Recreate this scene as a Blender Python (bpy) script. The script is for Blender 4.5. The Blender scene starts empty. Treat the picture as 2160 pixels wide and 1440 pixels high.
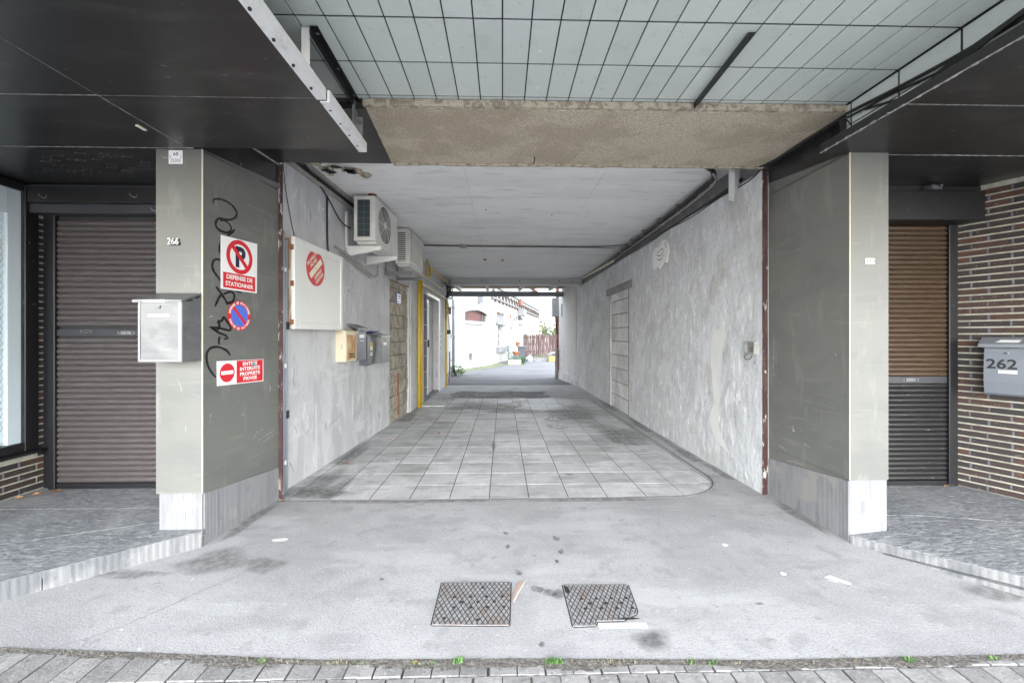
import bpy, math, random
from mathutils import Matrix, Vector
random.seed(7)
S = bpy.context.scene
COL = S.collection
R = math.radians

# ------------------------------------------------------------------ camera, sky, sun, exposure
cam_d = bpy.data.cameras.new('camera'); cam = bpy.data.objects.new('camera', cam_d); COL.objects.link(cam)
cam.location = (0, 0, 1.25)
cam.rotation_euler = (R(90), 0, -math.atan(20 / 840))
cam_d.sensor_width = 36; cam_d.lens = 14.0; cam_d.shift_y = -12 / 2160
cam_d.clip_start = 0.02; cam_d.clip_end = 600
S.camera = cam
SUN_EL, SUN_AZ = 37, 184          # the brightest part of the cloud lies over the street, behind the camera
world = bpy.data.worlds.new('World'); S.world = world; world.use_nodes = True
nt = world.node_tree; nt.nodes.clear()
sky = nt.nodes.new('ShaderNodeTexSky'); sky.sky_type = 'NISHITA'; sky.sun_disc = False
sky.sun_elevation = R(SUN_EL); sky.sun_rotation = R(SUN_AZ); sky.dust_density = 0.6; sky.air_density = 1.6; sky.ozone_density = 3.0
hs = nt.nodes.new('ShaderNodeHueSaturation'); hs.inputs['Saturation'].default_value = 0.33
bg = nt.nodes.new('ShaderNodeBackground'); bg.inputs['Strength'].default_value = 0.15
wo = nt.nodes.new('ShaderNodeOutputWorld')
nt.links.new(sky.outputs[0], hs.inputs['Color']); nt.links.new(hs.outputs[0], bg.inputs['Color']); nt.links.new(bg.outputs[0], wo.inputs[0])
sd = bpy.data.lights.new('sun', 'SUN'); sun = bpy.data.objects.new('sun', sd); COL.objects.link(sun)
sd.energy = 0.9; sd.angle = R(90); sd.color = (1.0, 0.99, 0.975)
az = R(SUN_AZ)
sdir = Vector((math.sin(az) * math.cos(R(SUN_EL)), math.cos(az) * math.cos(R(SUN_EL)), math.sin(R(SUN_EL))))
sun.rotation_euler = sdir.to_track_quat('Z', 'Y').to_euler()
S.view_settings.view_transform = 'Standard'; S.view_settings.look = 'None'
S.view_settings.exposure = 3.25; S.view_settings.gamma = 1.0
S.render.engine = 'CYCLES'
S.cycles.max_bounces = 10; S.cycles.diffuse_bounces = 7

# ------------------------------------------------------------------ materials
def mat(name, col, rough=0.8, metal=0.0, layers=(), bump=(), rnd=0.0, ramp=None, spec=0.5, coord='pos', wave=None):
    m = bpy.data.materials.new(name); m.use_nodes = True
    t = m.node_tree; N = t.nodes; L = t.links
    b = N['Principled BSDF']
    b.inputs['Roughness'].default_value = rough; b.inputs['Metallic'].default_value = metal
    if 'Specular IOR Level' in b.inputs: b.inputs['Specular IOR Level'].default_value = spec
    if coord == 'pos': P = N.new('ShaderNodeNewGeometry').outputs['Position']
    else: P = N.new('ShaderNodeTexCoord').outputs['Object']
    def noise(sc, det=6.0, ro=0.6):
        mp = N.new('ShaderNodeMapping'); L.new(P, mp.inputs['Vector'])
        mp.inputs['Scale'].default_value = sc if isinstance(sc, tuple) else (sc, sc, sc)
        n = N.new('ShaderNodeTexNoise'); n.inputs['Scale'].default_value = 1.0
        n.inputs['Detail'].default_value = det; n.inputs['Roughness'].default_value = ro
        L.new(mp.outputs[0], n.inputs['Vector']); return n.outputs['Fac']
    def rgb(c): return (c[0], c[1], c[2], 1)
    if ramp:
        oi = N.new('ShaderNodeObjectInfo'); cr = N.new('ShaderNodeValToRGB'); cr.color_ramp.interpolation = 'CONSTANT'
        e = cr.color_ramp.elements
        while len(e) < len(ramp): e.new(0.5)
        for i, c in enumerate(ramp): e[i].position = i / len(ramp); e[i].color = rgb(c)
        L.new(oi.outputs['Random'], cr.inputs['Fac']); cur = cr.outputs['Color']
    else:
        v = N.new('ShaderNodeRGB'); v.outputs[0].default_value = rgb(col); cur = v.outputs[0]
    for (sc, lo, hi, c, k) in layers:
        f = noise(sc)
        mr = N.new('ShaderNodeMapRange'); mr.interpolation_type = 'SMOOTHSTEP'
        mr.inputs['From Min'].default_value = lo; mr.inputs['From Max'].default_value = hi
        mr.inputs['To Min'].default_value = 0; mr.inputs['To Max'].default_value = k
        L.new(f, mr.inputs['Value'])
        mx = N.new('ShaderNodeMix'); mx.data_type = 'RGBA'
        L.new(mr.outputs['Result'], mx.inputs['Factor']); L.new(cur, mx.inputs['A']); mx.inputs['B'].default_value = rgb(c)
        cur = mx.outputs['Result']
    if rnd:
        oi = N.new('ShaderNodeObjectInfo'); mr = N.new('ShaderNodeMapRange')
        mr.inputs['To Min'].default_value = 1 - rnd; mr.inputs['To Max'].default_value = 1 + rnd
        L.new(oi.outputs['Random'], mr.inputs['Value'])
        h = N.new('ShaderNodeHueSaturation'); L.new(cur, h.inputs['Color']); L.new(mr.outputs['Result'], h.inputs['Value'])
        cur = h.outputs['Color']
    L.new(cur, b.inputs['Base Color'])
    nrm = None
    for (sc, st, di) in bump:
        f = noise(sc, 5.0, 0.6)
        bp = N.new('ShaderNodeBump'); bp.inputs['Strength'].default_value = st; bp.inputs['Distance'].default_value = di
        L.new(f, bp.inputs['Height'])
        if nrm: L.new(nrm, bp.inputs['Normal'])
        nrm = bp.outputs['Normal']
    if wave:
        d, scl, st, di, dark = wave
        w = N.new('ShaderNodeTexWave'); w.wave_type = 'BANDS'; w.bands_direction = d; w.inputs['Scale'].default_value = scl
        w.inputs['Distortion'].default_value = 0.8; w.inputs['Detail'].default_value = 2; w.inputs['Detail Scale'].default_value = 6
        L.new(P, w.inputs['Vector'])
        bp = N.new('ShaderNodeBump'); bp.inputs['Strength'].default_value = st; bp.inputs['Distance'].default_value = di
        L.new(w.outputs['Fac'], bp.inputs['Height'])
        if nrm: L.new(nrm, bp.inputs['Normal'])
        nrm = bp.outputs['Normal']
        mr = N.new('ShaderNodeMapRange'); mr.inputs['From Max'].default_value = 0.35; mr.inputs['To Min'].default_value = dark; mr.inputs['To Max'].default_value = 0
        L.new(w.outputs['Fac'], mr.inputs['Value'])
        mx = N.new('ShaderNodeMix'); mx.data_type = 'RGBA'; L.new(mr.outputs['Result'], mx.inputs['Factor']); L.new(cur, mx.inputs['A'])
        mx.inputs['B'].default_value = (0.13, 0.13, 0.14, 1); L.new(mx.outputs['Result'], b.inputs['Base Color'])
    if nrm: L.new(nrm, b.inputs['Normal'])
    return m

M = {}
M['asphalt'] = mat('asphalt', (.15, .15, .152), .9, layers=[(3, .4, .7, (.19, .19, .19), .6)], bump=[(120, .5, .004)])  # lightened so the unseen street bounces more light into the passage
M['concrete'] = mat('driveway_concrete', (.345, .342, .35), .85,
    layers=[(1.1, .42, .6, (.275, .272, .28), .85), ((2.2, 5, 3), .50, .64, (.25, .248, .256), .6), (85, .53, .62, (.19, .19, .20), .5), (70, .36, .46, (.43, .43, .43), .0), (130, .55, .62, (.48, .48, .475), .4),
            (6, .56, .66, (.235, .235, .24), .6), (28, .64, .68, (.52, .52, .50), .5), ((.9, 3, 2), .53, .64, (.42, .42, .425), .45), (14, .62, .69, (.17, .165, .16), .5)], bump=[(130, .5, .004), (9, .25, .01)])
M['floor_tile'] = mat('cement_floor_tile', (.50, .50, .508), .58, rnd=.15,
    layers=[(.9, .44, .6, (.40, .40, .405), .8), ((9, 3, 5), .5, .62, (.56, .56, .56), .6), ((3, 8, 4), .50, .64, (.29, .285, .275), .65), ((1.6, .7, 2), .52, .66, (.36, .355, .345), .6), (30, .57, .66, (.30, .30, .30), .5), (3.3, .57, .66, (.62, .62, .62), .5)], bump=[(60, .2, .002), (14, .15, .004)])
M['floor_joint'] = mat('dark_floor_joint', (.07, .065, .06), .95, layers=[(30, .45, .65, (.16, .15, .14), .6)])
M['floor_conc'] = mat('worn_concrete_floor', (.44, .44, .45), .85, layers=[(2.5, .42, .58, (.34, .34, .35), .8), (25, .52, .64, (.48, .48, .48), .6), (70, .56, .64, (.14, .14, .15), .6)], bump=[(70, .7, .01)])
M['rubble'] = mat('broken_concrete', (.2, .2, .205), .9, layers=[(9, .4, .62, (.33, .33, .34), .8), (60, .55, .68, (.06, .06, .07), .8), (45, .63, .7, (.6, .6, .62), .6)], bump=[(35, 1, .03)])
M['courtyard'] = mat('courtyard_tarmac', (.125, .125, .13), .9, layers=[((.6, 2, 1), .45, .6, (.075, .075, .08), .8), (60, .6, .7, (.12, .12, .13), .6)], bump=[(60, .6, .01)])
M['moss'] = mat('moss', (.085, .11, .03), .95, layers=[(3, .44, .56, (.15, .15, .10), .95)], bump=[(50, .8, .01)])
M['soil'] = mat('joint_soil', (.10, .092, .083), .95, layers=[(40, .45, .62, (.18, .165, .15), .8), (200, .6, .7, (.5, .5, .48), .5)], bump=[(90, 1, .01)])
M['paver'] = mat('grey_paver', (.235, .228, .228), .85, rnd=.16, layers=[(9, .45, .6, (.175, .17, .168), .8), (70, .54, .64, (.32, .315, .31), .6), (50, .58, .66, (.12, .117, .115), .6)], bump=[(90, .6, .005)])
M['bluestone'] = mat('bluestone_slab', (.225, .23, .242), .6,
    layers=[((5, 11, 5), .44, .60, (.165, .17, .182), .75), ((14, 30, 9), .50, .60, (.34, .345, .355), .7), ((26, 60, 9), .52, .6, (.10, .105, .12), .7), (1.2, .5, .65, (.33, .33, .33), .6)], bump=[((20, 50, 20), .6, .008)])
M['stone_x'] = mat('ribbed_plinth_x', (.225, .226, .234), .85, layers=[((26, 26, 2), .47, .6, (.18, .182, .194), .8), ((7, 7, 3), .6, .68, (.14, .14, .16), .6), ((5, 5, 5), .55, .66, (.30, .28, .25), .6)], bump=[(60, .3, .004)], wave=('X', 31, .5, .004, .45))
M['stone_y'] = mat('ribbed_plinth_y', (.225, .226, .234), .85, layers=[((26, 26, 2), .47, .6, (.18, .182, .194), .8), ((7, 7, 3), .6, .68, (.14, .14, .16), .6), ((5, 5, 5), .55, .66, (.30, .28, .25), .6)], bump=[(60, .3, .004)], wave=('Y', 31, .5, .004, .45))
M['riser'] = mat('ribbed_riser', (.20, .20, .203), .85, layers=[((26, 26, 2), .47, .6, (.125, .127, .135), .8), (4, .48, .6, (.085, .09, .10), .7)], bump=[(60, .3, .004)], wave=('X', 14, .4, .004, .5))
M['khaki'] = mat('khaki_metal', (.150, .151, .139), .42, layers=[((1.6, 1.6, 3.5), .44, .62, (.122, .124, .117), .75), ((9, 9, 2.5), .55, .68, (.21, .207, .19), .5), ((40, 40, 12), .71, .74, (.4, .4, .38), .6), ((3, 3, 30), .58, .68, (.22, .215, .195), .35)], bump=[(3, .08, .02)])
M['khaki_edge'] = mat('worn_edge', (.55, .49, .38), .5)
M['black_metal'] = mat('black_panel', (.021, .021, .0215), .32, layers=[((3, 9, 3), .5, .66, (.040, .040, .040), .7), ((13, 40, 13), .68, .71, (.3, .3, .3), .5)], bump=[(2.5, .08, .03)])
M['seam'] = mat('pale_seam', (.42, .42, .41), .7, layers=[(30, .4, .6, (.1, .1, .1), .7)])
M['white_trim'] = mat('white_trim', (.72, .72, .72), .5, layers=[(14, .5, .7, (.5, .5, .5), .6), (40, .64, .7, (.2, .2, .2), .6)])
M['soffit_tile'] = mat('glazed_soffit_tile', (.56, .61, .585), .3, rnd=.05, layers=[(2.2, .45, .62, (.58, .62, .615), .8), (60, .66, .69, (.2, .2, .2), .6), (9, .56, .66, (.46, .50, .48), .35)], bump=[(5, .05, .01)])
M['grout'] = mat('dark_grout', (.03, .03, .03), .95)
M['pebble'] = mat('pebbledash_tan', (.53, .45, .34), .95, layers=[((120, 60, 90), .46, .54, (.68, .61, .50), .85), ((70, 120, 90), .54, .62, (.26, .20, .14), .7), (3, .46, .6, (.36, .29, .21), .5)], bump=[(90, 1, .015)])
M['plaster_l'] = mat('grey_plaster', (.575, .575, .59), .85,
    layers=[(1.4, .42, .58, (.48, .48, .495), .8), ((5, 5, 1.0), .49, .64, (.41, .41, .42), .65), ((12, 12, 3), .57, .66, (.72, .72, .72), .6), ((16, 16, 4), .62, .68, (.2, .2, .21), .6), ((2, 2, 6), .56, .66, (.66, .66, .67), .5)], bump=[(5, .35, .03), (40, .25, .004)])
M['plaster_r'] = mat('mottled_grey_plaster', (.555, .563, .585), .85,
    layers=[(1.3, .40, .60, (.45, .457, .475), .85), ((3.2, 3.2, 2.6), .44, .66, (.62, .63, .65), .55), ((8, 8, 2), .53, .70, (.44, .445, .46), .5), ((14, 14, 5), .56, .63, (.74, .74, .75), .65), ((24, 24, 14), .64, .69, (.2, .2, .2), .6), (3.2, .54, .64, (.44, .43, .41), .6)], bump=[(4, .6, .05), ((12, 12, 5), .6, .02)])
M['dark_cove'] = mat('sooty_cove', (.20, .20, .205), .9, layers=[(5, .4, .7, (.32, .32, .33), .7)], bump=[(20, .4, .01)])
M['ceiling'] = mat('ceiling_board', (.85, .85, .85), .8, layers=[((.7, 2, 1), .45, .62, (.74, .74, .745), .7), ((2, 9, 4), .55, .66, (.58, .58, .58), .5), ((5, 18, 4), .64, .68, (.35, .35, .35), .4)], bump=[(3, .1, .02)])
M['white_paint'] = mat('dirty_white_paint', (.74, .74, .72), .55, layers=[((5, 5, 2), .5, .72, (.62, .61, .57), .7), ((30, 30, 14), .68, .74, (.28, .22, .16), .6)])
M['board'] = mat('white_board', (.73, .73, .70), .5, layers=[((3, 3, 1.5), .5, .75, (.66, .65, .61), .6), (38, .72, .76, (.3, .3, .3), .5)])
M['old_wood'] = mat('weathered_wood', (.30, .19, .12), .8, layers=[((20, 20, 3), .5, .62, (.62, .58, .5), .85)])
M['red_steel'] = mat('dark_red_steel', (.050, .020, .020), .6, layers=[((30, 30, 9), .58, .63, (.5, .48, .45), .85), ((10, 10, 4), .5, .62, (.09, .05, .04), .8)])
M['block'] = mat('concrete_block', (.42, .38, .315), .95, rnd=.16, layers=[((9, 9, 7), .46, .6, (.25, .21, .16), .85), (40, .55, .7, (.58, .55, .5), .7)], bump=[(45, .9, .012)])
M['block_mortar'] = mat('block_mortar', (.20, .17, .13), .95, layers=[(30, .4, .7, (.5, .47, .42), .7)], bump=[(60, .8, .01)])
M['white_block'] = mat('white_block', (.64, .64, .645), .9, rnd=.10, layers=[((3, 3, 2), .44, .6, (.47, .47, .465), .8), ((8, 8, 5), .54, .66, (.40, .39, .37), .6), (40, .66, .72, (.35, .3, .25), .5)], bump=[(40, .3, .006)])
M['joint_mid'] = mat('block_joint', (.15, .145, .135), .95, layers=[(20, .4, .7, (.4, .38, .33), .6)])
M['rust'] = mat('rust', (.30, .12, .04), .9, layers=[(12, .45, .65, (.18, .07, .03), .8)])
M['track'] = mat('track_steel', (.20, .15, .125), .8, layers=[(9, .45, .65, (.33, .31, .30), .8)])
M['cream_rust'] = mat('cream_paint_rust_specks', (.66, .60, .45), .6, layers=[((22, 22, 16), .6, .66, (.38, .17, .05), .9)])
M['door_rust'] = mat('rusted_cream_front', (.45, .24, .10), .8, layers=[((12, 12, 5), .5, .62, (.62, .50, .33), .8), (26, .6, .7, (.28, .12, .04), .7)])
M['ac_white'] = mat('ac_casing', (.68, .67, .63), .5, layers=[((8, 8, 5), .55, .72, (.5, .48, .44), .6), (40, .68, .73, (.3, .18, .09), .6)])
M['dark'] = mat('black_void', (.02, .02, .022), .7)
M['coil'] = mat('coil_dark', (.05, .07, .075), .5)
M['grey_mesh'] = mat('grille_mesh', (.33, .31, .29), .6, layers=[(160, .45, .55, (.12, .11, .1), .9)])
M['yellow'] = mat('yellow_pipe', (.62, .42, .02), .45, layers=[((20, 20, 6), .6, .7, (.35, .24, .05), .7)])
M['cream_pipe'] = mat('cream_pipe', (.68, .62, .48), .5)
M['grey_pipe'] = mat('grey_plastic_pipe', (.26, .28, .32), .45, layers=[((12, 12, 4), .5, .7, (.38, .39, .42), .7)])
M['cable'] = mat('black_cable', (.012, .012, .013), .5)
M['conduit'] = mat('grey_conduit', (.30, .29, .27), .6, layers=[(10, .5, .7, (.5, .48, .42), .6)])
M['steel'] = mat('stainless', (.165, .167, .173), .34, .15, layers=[((3, 3, 14), .44, .58, (.135, .137, .145), .7), ((5, 5, 9), .5, .58, (.115, .118, .127), .6)], bump=[((5, 5, 9), .15, .02)])
M['steel_edge'] = mat('stainless_edge', (.21, .212, .22), .35, .2)
M['grey_box'] = mat('grey_letterbox', (.17, .185, .215), .4, layers=[((5, 5, 5), .45, .65, (.195, .21, .24), .6)])
M['dark_box'] = mat('anthracite_letterbox', (.14, .145, .17), .35, metal=.4, layers=[((14, 14, 3), .5, .7, (.3, .3, .34), .6)])
M['blue_lid'] = mat('blue_lid', (.02, .03, .16), .35)
M['white'] = mat('white_print', (.80, .80, .80), .45)
M['cream_print'] = mat('cream_print', (.78, .76, .58), .5)
M['red'] = mat('red_print', (.62, .018, .03), .42)
M['red_fade'] = mat('faded_red_print', (.58, .06, .07), .5, layers=[(14, .5, .7, (.55, .03, .05), .8)])
M['blue'] = mat('blue_print', (.08, .16, .62), .42)
M['navy'] = mat('navy_print', (.012, .018, .05), .45)
M['black'] = mat('black_print', (.012, .012, .014), .45)
M['ink'] = mat('marker_ink', (.012, .012, .013), .28)
M['grey_print'] = mat('grey_print', (.35, .35, .37), .5)
M['teal'] = mat('teal_scrape', (.12, .32, .36), .6)
M['slat_l'] = mat('brown_grey_slat', (.074, .062, .063), .38, layers=[((4, 4, 60), .5, .66, (.09, .08, .075), .6), ((3, 3, 1), .5, .66, (.085, .078, .075), .5)], spec=.6)
M['slat_r'] = mat('brown_slat', (.058, .036, .022), .34, layers=[((4, 4, 60), .5, .66, (.085, .056, .036), .6)], spec=.6)
M['slat_b'] = mat('black_slat', (.018, .017, .0175), .32, layers=[((30, 30, 60), .66, .69, (.4, .4, .4), .5)], spec=.6)
M['dark_frame'] = mat('dark_frame', (.010, .010, .012), .4, layers=[(30, .67, .70, (.3, .3, .3), .4)])
M['hood_grey'] = mat('hood_band', (.042, .042, .05), .4)
M['brick'] = mat('dark_brick', (.1, .05, .04), .75, ramp=[(.050, .031, .027), (.034, .026, .025), (.068, .036, .028), (.043, .030, .028), (.031, .026, .026), (.085, .04, .027), (.048, .030, .027), (.037, .028, .027)],
    layers=[((14, 14, 50), .48, .62, (.030, .024, .025), .7), (50, .62, .67, (.2, .18, .16), .5)], bump=[(60, .4, .005)])
M['mortar'] = mat('pale_mortar', (.44, .425, .35), .95, layers=[((16, 16, 8), .45, .62, (.30, .295, .255), .8)], bump=[(80, .6, .006)])
M['perp'] = mat('grey_mortar', (.12, .12, .15), .95, layers=[(40, .48, .62, (.22, .22, .25), .7)], bump=[(80, .6, .006)])
M['blind'] = mat('pale_blind', (.66, .75, .80), .45)
M['alu'] = mat('white_aluminium', (.70, .71, .71), .4)
def glass_mat(name, col, rough, alpha):
    m = bpy.data.materials.new(name); m.use_nodes = True
    b = m.node_tree.nodes['Principled BSDF']
    b.inputs['Base Color'].default_value = (*col, 1); b.inputs['Roughness'].default_value = rough
    b.inputs['Alpha'].default_value = alpha; b.inputs['Specular IOR Level'].default_value = .7
    return m
M['glass'] = glass_mat('window_glass', (.5, .55, .55), .05, .08)
M['pane_dark'] = mat('dark_pane', (.04, .045, .05), .3, layers=[(1, .4, .7, (.08, .085, .09), .6)], spec=.25)
M['pane_red'] = mat('red_interior_pane', (.11, .036, .033), .5, layers=[((1.2, 1.2, 3), .52, .56, (.07, .035, .035), .7)], spec=.15)
M['pane_green'] = mat('frosted_pane', (.25, .29, .22), .2, layers=[((3, 3, 1), .45, .7, (.42, .45, .40), .7)])
M['render_white'] = mat('white_render', (.42, .41, .385), .85, layers=[((.8, .8, .5), .45, .6, (.33, .32, .30), .7), ((5, 5, 1.2), .55, .66, (.24, .23, .215), .6)], bump=[(4, .2, .03)])
M['grey_stone'] = mat('grey_stone', (.20, .20, .207), .85, layers=[(8, .47, .6, (.13, .13, .135), .7)])
M['corbel'] = mat('brown_grey_corbel', (.085, .06, .05), .85, layers=[(8, .48, .6, (.16, .14, .12), .7)])
M['slate'] = mat('slate', (.20, .205, .22), .7)
M['roof_tile'] = mat('brown_roof', (.22, .10, .06), .8, layers=[(6, .45, .65, (.12, .07, .05), .7)])
M['red_brick'] = mat('red_brick_paint', (.20, .065, .05), .85, layers=[((8, 8, 30), .55, .65, (.45, .38, .34), .7)], bump=[((8, 8, 30), .6, .01)])
M['white_brick'] = mat('whitewashed_brick', (.62, .61, .60), .9, layers=[((12, 12, 34), .52, .62, (.42, .41, .40), .7), (3, .5, .7, (.5, .5, .5), .5), (60, .69, .73, (.3, .1, .08), .5)], bump=[((14, 14, 36), .8, .012)], wave=('Z', 4.9, .8, .006, .22))
M['orange_door'] = mat('orange_door', (.30, .085, .035), .5)
M['fence'] = mat('brown_fence_board', (.055, .03, .029), .85, rnd=.25, layers=[((14, 14, 1.2), .47, .6, (.16, .125, .12), .8)], bump=[((20, 20, 2), .5, .01)])
M['bin'] = mat('wheelie_bin', (.075, .08, .095), .5)
M['terracotta'] = mat('terracotta', (.24, .09, .04), .8)
M['trough'] = mat('mossy_trough', (.40, .38, .28), .9, layers=[(6, .45, .65, (.28, .30, .12), .8)], bump=[(30, .5, .01)])
M['yellow_box'] = mat('yellow_crate', (.28, .24, .07), .6, layers=[(6, .5, .7, (.4, .36, .15), .7)])
M['tarp'] = mat('blue_tarp', (.16, .24, .30), .5)
M['bag'] = mat('white_bag', (.72, .74, .78), .5)
M['leaf_green'] = mat('leaf_green', (.10, .22, .04), .6, rnd=.2, layers=[(30, .4, .6, (.05, .13, .02), .7)])
M['weed_green'] = mat('bright_weed', (.09, .19, .04), .6, layers=[(60, .4, .6, (.05, .12, .03), .7)])
M['weed_dry'] = mat('dry_weed', (.16, .145, .10), .9)
M['leaf_blue'] = mat('pale_leaf', (.17, .27, .25), .6)
M['hedge'] = mat('far_hedge', (.12, .17, .06), .9, layers=[(2, .4, .6, (.2, .25, .1), .8)])
M['leaf_dry'] = mat('dry_leaf', (.28, .13, .05), .8, layers=[(50, .4, .6, (.45, .28, .12), .7)])
M['paper'] = mat('paper_scrap', (.58, .575, .56), .8)
M['checker'] = mat('checker_plate', (.34, .34, .35), .55, metal=.25, layers=[(30, .45, .6, (.21, .205, .205), .7), (9, .5, .62, (.26, .20, .17), .6)], bump=[(120, .3, .002)])
M['groove'] = mat('plate_groove', (.035, .03, .032), .9)
M['plaster_patch'] = mat('filler_patch', (.80, .79, .77), .85, layers=[((20, 20, 5), .5, .65, (.70, .69, .67), .6)], bump=[(14, .6, .02)])
M['filler'] = mat('filler_smear', (.645, .64, .625), .85, layers=[((14, 14, 3), .5, .65, (.60, .60, .60), .8)], bump=[(14, .3, .01)])
M['stain'] = mat('oil_stain', (.19, .19, .20), .8, layers=[(30, .4, .65, (.28, .28, .3), .7)])
def soft(key, name, col, k):
    m = mat(name, col, .8); t = m.node_tree; N = t.nodes; L = t.links; b = N['Principled BSDF']
    at_ = N.new('ShaderNodeAttribute'); at_.attribute_name = 'fade'
    g = N.new('ShaderNodeNewGeometry'); n = N.new('ShaderNodeTexNoise'); n.inputs['Scale'].default_value = 22; n.inputs['Detail'].default_value = 6
    L.new(g.outputs['Position'], n.inputs['Vector'])
    a = N.new('ShaderNodeMath'); a.operation = 'MULTIPLY_ADD'; L.new(n.outputs['Fac'], a.inputs[0]); a.inputs[1].default_value = 1.6; a.inputs[2].default_value = -.3
    c = N.new('ShaderNodeMath'); c.operation = 'MULTIPLY'; c.use_clamp = True; L.new(at_.outputs['Fac'], c.inputs[0]); L.new(a.outputs[0], c.inputs[1])
    d = N.new('ShaderNodeMath'); d.operation = 'MULTIPLY'; d.use_clamp = True; L.new(c.outputs[0], d.inputs[0]); d.inputs[1].default_value = k
    L.new(d.outputs[0], b.inputs['Alpha']); M[key] = m
soft('soft_stain', 'soft_oil_stain', (.13, .13, .135), 1.0)
soft('soft_damp', 'damp_patch', (.15, .145, .138), .65)
soft('soft_pale', 'paint_residue', (.62, .61, .59), 1.4)
M['clay'] = mat('broken_clay', (.36, .25, .19), .9)
M['beam_white'] = mat('old_white_beam', (.56, .56, .55), .7, layers=[((4, 9, 4), .5, .7, (.42, .42, .41), .7), (30, .69, .74, (.2, .13, .08), .5)])
M['beam_dark'] = mat('blue_grey_beam', (.20, .22, .25), .6)
M['crumble'] = mat('crumbled_plaster', (.50, .45, .36), .95, layers=[(25, .45, .6, (.25, .2, .15), .8)], bump=[(50, 1, .02)])

# ------------------------------------------------------------------ mesh helpers
class Frame:
    def __init__(s, o, ex, ez=(0, 0, 1)):
        s.o = Vector(o); s.x = Vector(ex).normalized(); s.y = Vector(ez).normalized(); s.n = s.x.cross(s.y).normalized()
    def __call__(s, a, b, c=0.0): return s.o + s.x * a + s.y * b + s.n * c
    def mtx(s, a=0, b=0, c=0):
        p = s(a, b, c); m = Matrix.Identity(4)
        for i in range(3): m[i][0] = s.x[i]; m[i][1] = s.y[i]; m[i][2] = s.n[i]; m[i][3] = p[i]
        return m
    def rot(s, a, b, ang, c=0.0):
        f = Frame(s(a, b, c), s.x * math.cos(ang) + s.y * math.sin(ang), s.y * math.cos(ang) - s.x * math.sin(ang)); return f
W = Frame((0, 0, 0), (1, 0, 0), (0, 1, 0))      # plain world axes: a=x, b=y, c=z

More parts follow.
